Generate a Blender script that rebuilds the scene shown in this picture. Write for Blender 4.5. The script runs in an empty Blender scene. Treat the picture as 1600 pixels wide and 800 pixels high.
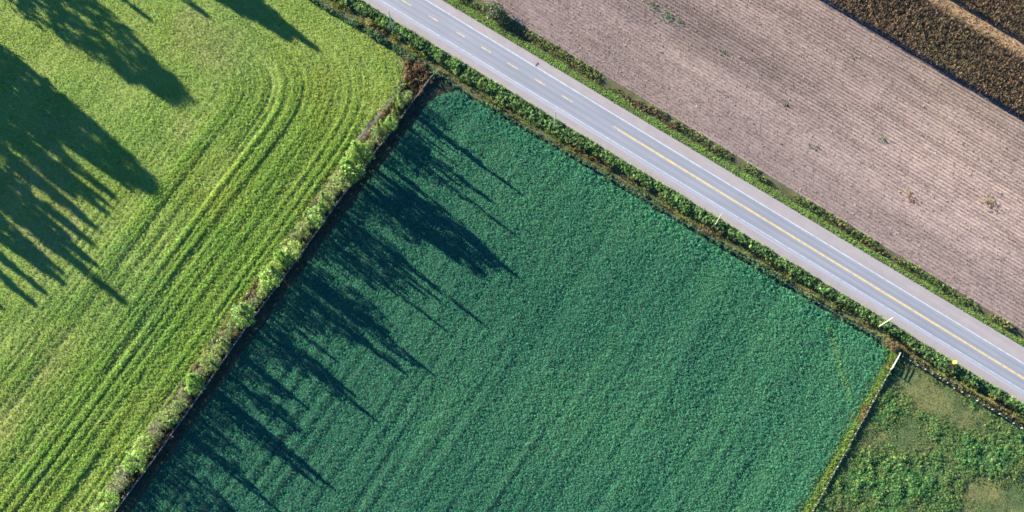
import bpy, bmesh, math, random
import numpy as np
from mathutils import Vector, Matrix, Euler

random.seed(7)
RNG = np.random.default_rng(7)
scene = bpy.context.scene
COL = scene.collection

# ------------------------------------------------------------------ camera
FPX = 1900.0                    # focal length in pixels of a 1600 px wide picture
TILT = math.radians(14.0)
CAMH = 300.0
cam_d = bpy.data.cameras.new('camera')
cam_d.sensor_width = 36.0
cam_d.lens = 36.0 * FPX / 1600.0
cam_d.clip_start = 1.0
cam_d.clip_end = 20000.0
cam = bpy.data.objects.new('camera', cam_d)
cam.location = (0, 0, CAMH)
cam.rotation_euler = (TILT, 0, 0)
COL.objects.link(cam)
scene.camera = cam

CT, ST = math.cos(TILT), math.sin(TILT)


def G(px, py, z=0.0):
    """point of the photograph -> point on the ground (metres)"""
    px = np.asarray(px, float); py = np.asarray(py, float)
    x = (px - 800) / FPX; y = -(py - 400) / FPX
    dy = y * CT + ST; dz = y * ST - CT
    k = (z - CAMH) / dz
    return np.stack([x * k, dy * k], -1)


def P(x, y, z=0.0):
    """ground point -> photograph pixel, used to know what is in view"""
    vz = z - CAMH
    yc = y * CT + vz * ST
    zc = -y * ST + vz * CT
    return 800 + FPX * x / -zc, 400 - FPX * yc / -zc


# ------------------------------------------------------------------ light
SUN_EL = math.radians(14.0)
_a, _b = G(500, 400), G(600, 477)
SHADOW_AZ = math.atan2(_b[1] - _a[1], _b[0] - _a[0])     # the way shadows fall on the ground
SD = np.array([math.cos(SHADOW_AZ), math.sin(SHADOW_AZ)])
SUN_STRENGTH = 5.0
SUN_COLOR = (1.0, 0.90, 0.70)
SKY_STRENGTH = 0.06
EXPOSURE = 2.85

world = bpy.data.worlds.new('World')
scene.world = world
world.use_nodes = True
wn = world.node_tree
wn.nodes.clear()
sky = wn.nodes.new('ShaderNodeTexSky')
sky.sky_type = 'NISHITA'
sky.sun_disc = False
sky.sun_elevation = SUN_EL
sky.sun_rotation = math.atan2(-SD[0], -SD[1])
sky.altitude = 200
sky.air_density = 1.0
sky.dust_density = 0.0
sky.ozone_density = 8.0
bg = wn.nodes.new('ShaderNodeBackground')
bg.inputs['Strength'].default_value = SKY_STRENGTH
wo = wn.nodes.new('ShaderNodeOutputWorld')
wn.links.new(sky.outputs[0], bg.inputs['Color'])
wn.links.new(bg.outputs[0], wo.inputs['Surface'])

sun_d = bpy.data.lights.new('sun', 'SUN')
sun_d.energy = SUN_STRENGTH
sun_d.angle = math.radians(0.5)
sun_d.color = SUN_COLOR
sun = bpy.data.objects.new('sun', sun_d)
sun.rotation_euler = Vector((SD[0] * math.cos(SUN_EL), SD[1] * math.cos(SUN_EL), -math.sin(SUN_EL))).to_track_quat('-Z', 'Y').to_euler()
sun.location = (-200, 200, 150)
COL.objects.link(sun)

scene.cycles.pixel_filter_type = 'BLACKMAN_HARRIS'
scene.cycles.filter_width = 1.75
scene.view_settings.view_transform = 'Standard'
scene.view_settings.look = 'None'
scene.view_settings.gamma = 1.0
scene.view_settings.exposure = EXPOSURE
scene.view_settings.use_curve_mapping = False

# ------------------------------------------------------------------ noise (numpy)
_LAT = np.random.default_rng(99).random((16, 256, 256))


def vn(x, y, seed=0):
    L = _LAT[seed % 16]
    x = x + 37.3 * seed; y = y + 91.7 * seed
    xi = np.floor(x).astype(int); yi = np.floor(y).astype(int)
    fx = x - xi; fy = y - yi
    fx = fx * fx * (3 - 2 * fx); fy = fy * fy * (3 - 2 * fy)
    x0 = xi % 256; x1 = (xi + 1) % 256; y0 = yi % 256; y1 = (yi + 1) % 256
    return (L[x0, y0] * (1 - fx) + L[x1, y0] * fx) * (1 - fy) + (L[x0, y1] * (1 - fx) + L[x1, y1] * fx) * fy


def fbm(x, y, seed=0, o=3):
    r = 0; a = 1; t = 0
    for k in range(o):
        r = r + a * vn(x * 2 ** k, y * 2 ** k, seed + k); t += a; a *= 0.5
    return r / t


def sstep(a, b, x):
    t = np.clip((x - a) / (b - a), 0, 1)
    return t * t * (3 - 2 * t)


# ------------------------------------------------------------------ materials
MATS = {}


class NT:
    def __init__(self, name):
        self.m = bpy.data.materials.new(name)
        self.m.use_nodes = True
        self.t = self.m.node_tree
        self.t.nodes.clear()
        self.out = self.t.nodes.new('ShaderNodeOutputMaterial')
        MATS[name] = self.m

    def n(self, typ, **kw):
        nd = self.t.nodes.new(typ)
        for k, v in kw.items():
            if k.startswith('i_'):
                key = k[2:]
                key = int(key) if key.isdigit() else key.replace('_', ' ')
                nd.inputs[key].default_value = v
            else:
                setattr(nd, k, v)
        return nd

    def l(self, a, b):
        self.t.links.new(a, b)

    def noise(self, vec, scale, detail=4, rough=0.6):
        nd = self.n('ShaderNodeTexNoise')
        nd.inputs['Scale'].default_value = scale
        nd.inputs['Detail'].default_value = detail
        nd.inputs['Roughness'].default_value = rough
        if vec is not None:
            self.l(vec, nd.inputs['Vector'])
        return nd.outputs['Fac']

    def ramp(self, fac, stops, interp='LINEAR'):
        nd = self.n('ShaderNodeValToRGB')
        nd.color_ramp.interpolation = interp
        els = nd.color_ramp.elements
        while len(els) < len(stops):
            els.new(0.5)
        for e, (p, c) in zip(els, stops):
            e.position = p
            e.color = (c[0], c[1], c[2], 1) if hasattr(c, '__len__') else (c, c, c, 1)
        self.l(fac, nd.inputs['Fac'])
        return nd.outputs['Color']

    def mix(self, fac, a, b, blend='MIX'):
        nd = self.n('ShaderNodeMix', data_type='RGBA', blend_type=blend)
        for val, sock in ((fac, nd.inputs['Factor']), (a, nd.inputs['A']), (b, nd.inputs['B'])):
            if isinstance(val, bpy.types.NodeSocket):
                self.l(val, sock)
            elif hasattr(val, '__len__'):
                sock.default_value = (val[0], val[1], val[2], 1)
            else:
                sock.default_value = val if sock.type == 'VALUE' else (val, val, val, 1)
        return nd.outputs['Result']

    def mapping(self, vec, scale=(1, 1, 1), rot=(0, 0, 0)):
        nd = self.n('ShaderNodeMapping')
        nd.inputs['Scale'].default_value = scale
        nd.inputs['Rotation'].default_value = rot
        self.l(vec, nd.inputs['Vector'])
        return nd.outputs[0]

    def pos(self):
        return self.n('ShaderNodeNewGeometry').outputs['Position']

    def attr(self, name, typ='GEOMETRY'):
        return self.n('ShaderNodeAttribute', attribute_name=name, attribute_type=typ)

    def bump(self, h, strength, dist, normal=None):
        nd = self.n('ShaderNodeBump')
        nd.inputs['Strength'].default_value = strength
        nd.inputs['Distance'].default_value = dist
        self.l(h, nd.inputs['Height'])
        if normal is not None:
            self.l(normal, nd.inputs['Normal'])
        return nd.outputs[0]

    def bsdf(self, color, rough=0.9, normal=None, spec=0.2, metallic=0.0):
        nd = self.n('ShaderNodeBsdfPrincipled')
        if isinstance(color, bpy.types.NodeSocket):
            self.l(color, nd.inputs['Base Color'])
        else:
            nd.inputs['Base Color'].default_value = (*color, 1)
        if isinstance(rough, bpy.types.NodeSocket):
            self.l(rough, nd.inputs['Roughness'])
        else:
            nd.inputs['Roughness'].default_value = rough
        nd.inputs['Specular IOR Level'].default_value = spec
        nd.inputs['Metallic'].default_value = metallic
        if normal is not None:
            self.l(normal, nd.inputs['Normal'])
        return nd.outputs[0]

    def finish(self, shader):
        self.l(shader, self.out.inputs['Surface'])
        return self.m


def leaf_material(name, attr_type, transl=0.35, rough=0.55, spec=0.35):
    """leaves coloured by the colour stored with each clump or leaf"""
    M = NT(name)
    a = M.attr('col', attr_type)
    b = M.attr('shade', 'GEOMETRY')
    c = M.mix(1.0, a.outputs['Color'], b.outputs['Color'], 'MULTIPLY')
    d = M.bsdf(c, rough, spec=spec)
    t = M.n('ShaderNodeBsdfTranslucent')
    tc = M.mix(1.0, c, (1.25, 1.2, 0.55), 'MULTIPLY')
    M.l(tc, t.inputs['Color'])
    s = M.n('ShaderNodeMixShader')
    s.inputs[0].default_value = transl
    M.l(d, s.inputs[1]); M.l(t.outputs[0], s.inputs[2])
    return M.finish(s.outputs[0])


leaf_material('clump_leaf', 'INSTANCER', spec=0.15, rough=0.65)
leaf_material('dry_leaf', 'INSTANCER', transl=0.2, rough=0.8, spec=0.15)
leaf_material('tree_leaf', 'OBJECT', transl=0.35)


def soil_material(name, stops, scale=0.6, bump=0.5, dist=0.12, use_attr=False):
    M = NT(name)
    p = M.pos()
    f = M.noise(p, scale, 6, 0.65)
    c = M.ramp(f, stops)
    if use_attr:
        a = M.attr('col')
        g = M.noise(p, 2.2, 5, 0.7)
        gr = M.ramp(g, [(0.3, 0.62), (0.7, 1.3)])
        c = M.mix(1.0, a.outputs['Color'], gr, 'MULTIPLY')
    h = M.noise(p, 3.0, 6, 0.7)
    return M.finish(M.bsdf(c, 0.95, M.bump(h, bump, dist), spec=0.1))


soil_material('ground_far', [(0.3, (0.05, 0.08, 0.03)), (0.7, (0.09, 0.11, 0.05))], 0.02)
soil_material('crop_soil', [(0.3, (0.03, 0.05, 0.03)), (0.7, (0.05, 0.08, 0.045))], 0.5)
soil_material('field_sward', [(0, (0.1, 0.1, 0.05)), (1, (0.1, 0.1, 0.05))], use_attr=True, bump=0.8, dist=0.2)
soil_material('bank_soil', [(0.3, (0.045, 0.045, 0.03)), (0.7, (0.085, 0.08, 0.05))], 0.8, 0.8, 0.2)
soil_material('verge_soil', [(0.25, (0.04, 0.05, 0.025)), (0.5, (0.065, 0.07, 0.034)), (0.75, (0.09, 0.078, 0.042))], 0.5, 0.8, 0.2)


def road_materials():
    # asphalt: st holds metres along (x) and across (y) the road
    M = NT('asphalt')
    st = M.attr('st').outputs['Vector']
    sep = M.n('ShaderNodeSeparateXYZ'); M.l(st, sep.inputs[0])
    long_ = M.noise(M.mapping(st, (0.015, 1.6, 1)), 1.0, 4, 0.6)
    fine = M.noise(st, 9.0, 5, 0.7)
    patch = M.noise(M.mapping(st, (0.05, 0.25, 1)), 1.0, 4, 0.65)
    c = M.ramp(long_, [(0.3, (0.122, 0.136, 0.166)), (0.7, (0.178, 0.194, 0.226))])
    c = M.mix(0.55, c, M.ramp(patch, [(0.35, (0.12, 0.133, 0.162)), (0.65, (0.186, 0.2, 0.23))]))
    c = M.mix(0.25, c, M.ramp(fine, [(0.3, (0.07, 0.075, 0.09)), (0.7, (0.24, 0.25, 0.28))]))
    # tyre tracks
    def track(center, width):
        m1 = M.n('ShaderNodeMath', operation='SUBTRACT'); M.l(sep.outputs['Y'], m1.inputs[0]); m1.inputs[1].default_value = center
        m2 = M.n('ShaderNodeMath', operation='ABSOLUTE'); M.l(m1.outputs[0], m2.inputs[0])
        m3 = M.n('ShaderNodeMapRange', interpolation_type='SMOOTHSTEP'); M.l(m2.outputs[0], m3.inputs['Value'])
        m3.inputs['From Min'].default_value = 0.0; m3.inputs['From Max'].default_value = width
        m3.inputs['To Min'].default_value = 1.0; m3.inputs['To Max'].default_value = 0.0
        return m3.outputs[0]
    for cy in (-2.5, -0.95, 0.75, 2.15):
        tr = track(cy, 0.62)
        k = M.n('ShaderNodeMath', operation='MULTIPLY'); M.l(tr, k.inputs[0]); k.inputs[1].default_value = 0.38
        c = M.mix(k.outputs[0], c, (0.1, 0.114, 0.148))
    M.finish(M.bsdf(c, 0.75, M.bump(fine, 0.15, 0.01), spec=0.3))

    M = NT('edge_asphalt')
    st = M.attr('st').outputs['Vector']
    f = M.noise(M.mapping(st, (0.05, 2.5, 1)), 1.0, 5, 0.7)
    c = M.ramp(f, [(0.3, (0.165, 0.18, 0.22)), (0.7, (0.225, 0.238, 0.275))])
    M.finish(M.bsdf(c, 0.85, spec=0.2))

    M = NT('gravel')
    st = M.attr('st').outputs['Vector']
    f1 = M.noise(st, 6.0, 6, 0.8)
    f2 = M.noise(M.mapping(st, (0.03, 0.9, 1)), 1.0, 4, 0.6)
    f3 = M.noise(st, 0.35, 4, 0.6)
    c = M.ramp(f1, [(0.3, (0.12, 0.107, 0.11)), (0.5, (0.19, 0.176, 0.182)), (0.72, (0.29, 0.272, 0.28))])
    c = M.mix(0.45, c, M.ramp(f2, [(0.3, (0.165, 0.15, 0.154)), (0.7, (0.245, 0.226, 0.232))]))
    c = M.mix(0.25, c, M.ramp(f3, [(0.3, (0.155, 0.138, 0.134)), (0.7, (0.25, 0.233, 0.24))]))
    M.finish(M.bsdf(c, 0.95, M.bump(f1, 0.5, 0.03), spec=0.1))

    for name, col in (('white_paint', (0.40, 0.43, 0.50)), ('yellow_paint', (0.54, 0.38, 0.085))):
        M = NT(name)
        f = M.noise(M.pos(), 0.9, 7, 0.75)
        c = M.mix(M.ramp(f, [(0.36, 0.75), (0.56, 0.0)]), col, (0.2, 0.21, 0.23))
        M.finish(M.bsdf(c, 0.6, spec=0.3))

    M = NT('tar_seal')
    M.finish(M.bsdf(M.ramp(M.noise(M.pos(), 4, 4), [(0.3, (0.03, 0.03, 0.035)), (0.7, (0.09, 0.09, 0.1))]), 0.6))


road_materials()


def stubble_material():
    M = NT('stubble_soil')
    st = M.attr('st').outputs['Vector']
    a = M.attr('col')
    f1 = M.noise(M.mapping(st, (1.4, 2.6, 1)), 1.6, 6, 0.75)
    f2 = M.noise(M.mapping(st, (0.03, 0.5, 1)), 1.0, 3, 0.6)
    c = M.mix(1.0, a.outputs['Color'], M.ramp(f1, [(0.28, 0.45), (0.5, 1.0), (0.72, 1.55)]), 'MULTIPLY')
    c = M.mix(0.4, c, M.ramp(f2, [(0.3, 0.72), (0.7, 1.2)]), 'MULTIPLY')
    M.finish(M.bsdf(c, 0.95, M.bump(f1, 0.5, 0.06), spec=0.08))


stubble_material()


def simple_wood(name, c0, c1, scale=6.0):
    M = NT(name)
    tc = M.n('ShaderNodeTexCoord').outputs['Object']
    f = M.noise(M.mapping(tc, (3, 3, 0.4)), scale, 5, 0.6)
    M.finish(M.bsdf(M.ramp(f, [(0.3, c0), (0.7, c1)]), 0.85, M.bump(f, 0.3, 0.02), spec=0.15))


simple_wood('pole_wood', (0.24, 0.29, 0.27), (0.36, 0.4, 0.38), 2.0)
simple_wood('pale_pole_wood', (0.30, 0.29, 0.23), (0.44, 0.42, 0.35), 2.0)
simple_wood('grey_wood', (0.1, 0.105, 0.11), (0.2, 0.205, 0.21))
simple_wood('pale_wood', (0.3, 0.3, 0.29), (0.48, 0.48, 0.47))
simple_wood('bark', (0.07, 0.055, 0.04), (0.16, 0.13, 0.1))
simple_wood('dead_twig', (0.11, 0.10, 0.08), (0.21, 0.2, 0.165))
M_ = NT('galvanised'); M_.finish(M_.bsdf(M_.ramp(M_.noise(M_.pos(), 8, 3), [(0.3, (0.32, 0.33, 0.34)), (0.7, (0.5, 0.51, 0.52))]), 0.5, metallic=0.7))
M_ = NT('sign_yellow'); M_.finish(M_.bsdf(M_.ramp(M_.noise(M_.pos(), 5, 3), [(0.3, (0.8, 0.5, 0.02)), (0.7, (0.9, 0.6, 0.03))]), 0.4))
M_ = NT('porcelain'); M_.finish(M_.bsdf(M_.ramp(M_.noise(M_.pos(), 5, 3), [(0.3, (0.2, 0.2, 0.22)), (0.7, (0.3, 0.3, 0.32))]), 0.3))

# ------------------------------------------------------------------ object helpers


def tag(o, label=None, cat=None, group=None, kind=None):
    if label: o['label'] = label
    if cat: o['category'] = cat
    if group: o['group'] = group
    if kind: o['kind'] = kind
    return o


def mesh_obj(name, verts, faces, mat=None, parent=None, attrs=None, smooth=False):
    me = bpy.data.meshes.new(name)
    verts = np.asarray(verts, np.float32)
    faces = np.asarray(faces, np.int32) if not isinstance(faces, list) else faces
    if isinstance(faces, np.ndarray):
        k = faces.shape[1]; nf = len(faces)
        me.vertices.add(len(verts)); me.vertices.foreach_set('co', verts.ravel())
        me.loops.add(nf * k); me.loops.foreach_set('vertex_index', faces.ravel())
        me.polygons.add(nf)
        me.polygons.foreach_set('loop_start', np.arange(nf, dtype=np.int32) * k)
        me.polygons.foreach_set('loop_total', np.full(nf, k, np.int32))
        me.update(calc_edges=True)
    else:
        me.from_pydata([tuple(map(float, v)) for v in verts], [], faces)
        me.update()
    if smooth:
        me.polygons.foreach_set('use_smooth', np.ones(len(me.polygons), bool))
    for nm, arr in (attrs or {}).items():
        arr = np.asarray(arr, np.float32)
        if nm in ('col', 'shade'):
            a = me.attributes.new(nm, 'FLOAT_COLOR', 'POINT')
            a.data.foreach_set('color', np.c_[arr, np.ones(len(arr))].astype(np.float32).ravel())
        else:
            a = me.attributes.new(nm, 'FLOAT_VECTOR', 'POINT')
            a.data.foreach_set('vector', arr.ravel())
    if mat: me.materials.append(MATS[mat])
    o = bpy.data.objects.new(name, me)
    COL.objects.link(o)
    if parent: o.parent = parent
    return o


def share(name, me, parent=None, loc=None, rot=None, scale=None):
    o = bpy.data.objects.new(name, me)
    COL.objects.link(o)
    if parent: o.parent = parent
    if loc is not None: o.location = loc
    if rot is not None: o.rotation_euler = rot
    if scale is not None: o.scale = scale
    return o


def empty(name, loc):
    o = bpy.data.objects.new(name, None)
    o.empty_display_size = 0.3
    o.location = loc
    COL.objects.link(o)
    return o


def gridfaces(nu, nv):
    i = np.arange(nu - 1)[:, None] * nv + np.arange(nv - 1)[None, :]
    return np.stack([i, i + nv, i + nv + 1, i + 1], -1).reshape(-1, 4)


def inpoly(x, y, poly):
    r = np.zeros(x.shape, bool)
    n = len(poly)
    for i in range(n):
        x0, y0 = poly[i]; x1, y1 = poly[(i + 1) % n]
        if y0 == y1: continue
        c = ((y0 > y) != (y1 > y)) & (x < (x1 - x0) * (y - y0) / (y1 - y0) + x0)
        r ^= c
    return r


def edge_dist(x, y, pts):
    """distance to a polyline"""
    best = np.full(x.shape, 1e9)
    for (x0, y0), (x1, y1) in zip(pts[:-1], pts[1:]):
        dx, dy = x1 - x0, y1 - y0
        t = np.clip(((x - x0) * dx + (y - y0) * dy) / (dx * dx + dy * dy), 0, 1)
        best = np.minimum(best, np.hypot(x - x0 - t * dx, y - y0 - t * dy))
    return best


def inview(x, y, m=40):
    a, b = P(x, y)
    return (a > -m) & (a < 1600 + m) & (b > -m) & (b < 800 + m)


# ------------------------------------------------------------------ road frame
RO = G(958, 198)
_r = G(1499, 530) - RO
RD = _r / np.linalg.norm(_r)
RN = np.array([-RD[1], RD[0]])


def st_of(x, y):
    dx = x - RO[0]; dy = y - RO[1]
    return dx * RD[0] + dy * RD[1], dx * RN[0] + dy * RN[1]


def xy_of(s, t):
    return RO[0] + s * RD[0] + t * RN[0], RO[1] + s * RD[1] + t * RN[1]


def tline(p, q):
    a = st_of(*G(*p)); b = st_of(*G(*q))
    k = (b[1] - a[1]) / (b[0] - a[0])
    return lambda s, a=a, k=k: a[1] + k * (s - a[0])


T_NGRASS = tline((690, 0), (1600, 543))
T_NW = tline((780, 70), (1536, 530))
T_SW = tline((594, 0), (1466, 530))
T_SGRAV = tline((563, 0), (1600, 632))
T_PLOW = tline((800, 29), (1596, 516))
T_FIELD = tline((715, 140), (1390, 545))
T_CORN = tline((1276, 0), (1600, 193))
T_GAP0 = tline((1448, 0), (1600, 92))
T_GAP1 = tline((1476, 0), (1600, 75))
S0, S1 = -260.0, 300.0


def strip(name, f0, f1, ds, nt, zf, mat, parent=None, s0=S0, s1=S1, attr=None):
    ss = np.arange(s0, s1 + ds * 0.5, ds)
    fr = np.linspace(0, 1, nt)
    S, F = np.meshgrid(ss, fr, indexing='ij')
    a = f0(S) if callable(f0) else np.full_like(S, f0)
    b = f1(S) if callable(f1) else np.full_like(S, f1)
    T = a + (b - a) * F
    X, Y = xy_of(S, T)
    Z = zf(S, T, F) if callable(zf) else np.full_like(S, zf)
    v = np.stack([X, Y, Z], -1).reshape(-1, 3)
    at = {'st': np.stack([S, T, 0 * S], -1).reshape(-1, 3)}
    if attr is not None:
        at['col'] = attr(S, T, F).reshape(-1, 3)
    fc = gridfaces(len(ss), nt)
    # make normals point up
    e1 = v[fc[0, 1]] - v[fc[0, 0]]; e2 = v[fc[0, 3]] - v[fc[0, 0]]
    if e1[0] * e2[1] - e1[1] * e2[0] < 0: fc = fc[:, ::-1]
    return mesh_obj(name, v, fc, mat, parent, at, smooth=True)


# ------------------------------------------------------------------ setting: ground, road, shoulders, verges
R_ = 6000.0
gv = [(-R_, -R_, -1.6), (R_, -R_, -1.6), (R_, R_, -1.6), (-R_, R_, -1.6)]
tag(mesh_obj('ground', gv, [[0, 1, 2, 3]], 'ground_far'), 'far farmland around the fields', 'ground', kind='structure')

road = strip('road', lambda s: T_SW(s) - 0.25, lambda s: T_NW(s) + 0.22, 2.0, 13,
             lambda s, t, f: 0.16 + 0.07 * (1 - (2 * f - 1) ** 2), 'asphalt')
tag(road, 'grey two lane asphalt road crossing between the fields', 'road', kind='structure')


def crown(s, t):
    a = T_SW(s) - 0.25; b = T_NW(s) + 0.22
    f = np.clip((t - a) / (b - a), 0, 1)
    return 0.16 + 0.07 * (1 - (2 * f - 1) ** 2)


def marking(name, f0, f1, s0, s1, mat, ds=3.0, lift=0.008):
    nn = max(2, int((s1 - s0) / ds) + 1)
    ss = np.linspace(s0, s1, nn)
    S, F = np.meshgrid(ss, np.array([0., 1.]), indexing='ij')
    T = f0(S) + (f1(S) - f0(S)) * F
    X, Y = xy_of(S, T)
    Z = crown(S, T) + lift
    v = np.stack([X, Y, Z], -1).reshape(-1, 3)
    fc = gridfaces(nn, 2)
    e1 = v[fc[0, 1]] - v[fc[0, 0]]; e2 = v[fc[0, 3]] - v[fc[0, 0]]
    if e1[0] * e2[1] - e1[1] * e2[0] < 0: fc = fc[:, ::-1]
    return mesh_obj(name, v, fc, mat, road)


marking('edge_line', lambda s: T_NW(s) - 0.09, lambda s: T_NW(s) + 0.09, S0, S1, 'white_paint')
marking('edge_line', lambda s: T_SW(s) - 0.08, lambda s: T_SW(s) + 0.05, S0, S1, 'white_paint')
T_YEL = lambda s: 0 * s
marking('centre_line', lambda s: T_YEL(s) + 0.05, lambda s: T_YEL(s) + 0.2, 0.0, S1, 'yellow_paint')
marking('centre_line', lambda s: T_YEL(s) - 0.2, lambda s: T_YEL(s) - 0.05, 1.5, S1, 'yellow_paint')
_dash = [(878, 150, 895, 160), (836, 124, 852, 134), (793, 98.5, 809, 108.5), (752, 73.5, 767, 83), (714, 50, 726, 59), (670, 25, 684, 34), (628, 1, 643, 9.5)]
for (x0, y0, x1, y1) in _dash:
    sa, ta = st_of(*G(x0, y0)); sb, tb = st_of(*G(x1, y1))
    tm = 0.5 * (ta + tb)
    marking('centre_dash', lambda s, tm=tm: tm - 0.09 + 0 * s, lambda s, tm=tm: tm + 0.09 + 0 * s, sa, sb, 'yellow_paint', 1.0)
for k in range(1, 5):
    sa0, ta0 = st_of(*G(628, 1))
    marking('centre_dash', lambda s: ta0 - 0.09 + 0 * s, lambda s: ta0 + 0.09 + 0 * s, sa0 - 7.9 * k, sa0 - 7.9 * k + 3, 'yellow_paint', 1.0)

# narrow paved edge south of the white line, then gravel
strip('paved_edge', lambda s: T_SW(s) - 1.0, lambda s: T_SW(s) - 0.25, 2.0, 3, lambda s, t, f: 0.135 + 0.02 * f, 'edge_asphalt', road)
so = strip('gravel_shoulder', lambda s: T_SGRAV(s), lambda s: T_SW(s) - 1.0, 1.5, 7,
           lambda s, t, f: 0.02 + 0.11 * f + 0.02 * (vn(s * 1.3, t * 3, 3) - .5) * np.sin(f * np.pi), 'gravel')
tag(so, 'pinkish gravel shoulder on the utility pole side of the road', 'road shoulder', kind='structure')
so = strip('gravel_shoulder', lambda s: T_NW(s) + 0.22, lambda s: T_NGRASS(s), 1.5, 7,
           lambda s, t, f: 0.155 - 0.12 * f + 0.02 * (vn(s * 1.3, t * 3, 4) - .5) * np.sin(f * np.pi), 'gravel')
tag(so, 'pinkish gravel shoulder on the stubble field side of the road', 'road shoulder', kind='structure')
# tar mark on the north shoulder line
sA, tA = st_of(*G(836, 103))
mk = marking('tar_mark', lambda s: tA + 0 * s - 0.1, lambda s: tA + 0 * s + 1.2, sA, sA + 0.35, 'tar_seal', 0.2, lift=0.012)


def z_south(s, t):
    f = np.clip((t - T_FIELD(s)) / (T_SGRAV(s) - T_FIELD(s)), 0, 1)     # 0 field, 1 gravel
    return 0.02 * f - 0.85 * np.exp(-((f - 0.42) / 0.2) ** 2) * np.sin(np.pi * f) + 0.16 * (fbm(s * 0.5, t * 0.7, 5) - .5) * np.sin(np.pi * f)


def z_north(s, t):
    f = np.clip((t - T_NGRASS(s)) / (T_PLOW(s) - T_NGRASS(s)), 0, 1)
    return 0.02 * (1 - f) - 0.6 * np.exp(-((f - 0.5) / 0.2) ** 2) * np.sin(np.pi * f) + 0.12 * (fbm(s * 0.5, t * 0.7, 6) - .5) * np.sin(np.pi * f)


tag(strip('verge', T_FIELD, T_SGRAV, 0.8, 18, lambda s, t, f: z_south(s, t), 'verge_soil'),
    'weedy roadside ditch between the gravel and the green fields', 'verge', kind='structure')
tag(strip('verge', T_NGRASS, T_PLOW, 0.8, 14, lambda s, t, f: z_north(s, t), 'verge_soil'),
    'grassy roadside ditch between the gravel and the stubble field', 'verge', kind='structure')

# ------------------------------------------------------------------ stubble field north of the road
_sv = st_of(*G(1600, 530))[0] + 25
_sm = st_of(*G(690, 0))[0] - 25
FUR = 0.92


def stub_z(s, t, f=None):
    w = 0.35 * (vn(s * 0.02, t * 0.15, 2) - .5)
    ph = (t + w) / FUR
    z = 0.045 * np.cos(2 * np.pi * ph) + 0.07 * (fbm(s * 1.1, t * 1.6, 8) - .5) + 0.02
    return z * sstep(0, 1.0, T_CORN(s) + 3 - t) + 0.01


def stub_col(s, t, f=None):
    w = 0.35 * (vn(s * 0.02, t * 0.15, 2) - .5)
    ph = (t + w) / FUR
    row = 0.5 + 0.5 * np.cos(2 * np.pi * ph)
    base = np.array([0.150, 0.116, 0.108])[None, None] * np.ones(s.shape + (1,))
    k = fbm(s * 0.03, t * 0.03, 9)
    tan = sstep(0.45, 0.7, k + 0.1 * (t - 30) / 40)[..., None]
    base = base * (1 - 0.5 * tan) + np.array([0.18, 0.14, 0.118]) * 0.5 * tan
    dry = np.exp(-(((s - 88) / 42) ** 2 + ((t - 42) / 17) ** 2)) + 0.6 * np.exp(-(((s - 10) / 40) ** 2 + ((t - 55) / 14) ** 2))
    damp = sstep(0.5, 0.7, fbm(s * 0.02, t * 0.05, 13))
    base = base * (1 + 0.42 * dry - 0.16 * damp)[..., None] + dry[..., None] * np.array([0.022, 0.012, 0.0])
    band = vn(s * 0.012, t * 0.33, 7)
    strength = 0.30 + 0.55 * sstep(10, 45, t + 0.15 * s)
    mod = 1 + strength * (0.85 * (row - .5) + 0.7 * (band - .5)) + 0.25 * (vn(s * 0.25, t * 0.6, 4) - .5)
    # every few rows a darker wheel track
    tr = np.exp(-((np.mod(t + w, FUR * 4) - FUR * 2) / 0.16) ** 2)
    mod = mod - 0.30 * tr * strength
    return np.clip(base * mod[..., None], 0.02, 1)


stub = strip('stubble_field', T_PLOW, lambda s: T_CORN(s) + 2.5, 0.5, 560, stub_z, 'stubble_soil', s0=_sm, s1=_sv, attr=stub_col)
tag(stub, 'pinkish brown harvested field with straight stubble rows', 'field', kind='structure')
for a, b in ((S0, _sm), (_sv, S1)):
    strip('stubble_field_end', T_PLOW, lambda s: T_CORN(s) + 2.5, 4, 20, 0.02, 'stubble_soil', stub, a, b, attr=lambda s, t, f: np.ones(s.shape + (3,)) * np.array([0.14, 0.112, 0.11]))

tag(strip('corn_field', lambda s: T_CORN(s) + 2.5, lambda s: T_CORN(s) + 140, 3.0, 60, lambda s, t, f: 0.03 + 0 * s, 'stubble_soil',
          attr=lambda s, t, f: np.ones(s.shape + (3,)) * np.array([0.19, 0.13, 0.085]) * (0.8 + 0.4 * vn(s * .3, t * .8, 3))[..., None]),
    'tan soil under the standing corn', 'field', kind='structure')

# ------------------------------------------------------------------ fields south of the road
FENCE_PX = [(685, 112), (675, 121), (664, 136), (652, 152), (640, 168), (615, 204), (588, 237), (564, 270), (529, 317), (474, 394), (418, 470), (394, 501), (320, 608), (245, 714), (182, 799), (120, 883), (60, 965)]
HEDGE_L_PX = [(628, 90), (634, 102), (634, 118), (624, 142), (605, 168), (577, 206), (544, 244), (529, 267), (490, 318), (436, 394), (380, 470), (357, 501), (281, 608), (206, 714), (143, 799), (80, 883), (20, 965)]
FIELD_L_PX = [(712, 139), (690, 146), (668, 160), (653, 180), (633, 207), (604, 243), (578, 277), (543, 324), (487, 401), (431, 477), (406, 509), (332, 616), (257, 722), (194, 807), (132, 891), (70, 975)]
RF_PX = [(1405, 552), (1399, 562), (1268, 800), (1215, 896), (1160, 996)]
RFL_PX = [(1388, 546), (1390, 560), (1380, 580), (1257, 800), (1204, 896), (1148, 996)]


def gp(pts):
    return [tuple(G(*p)) for p in pts]


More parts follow.
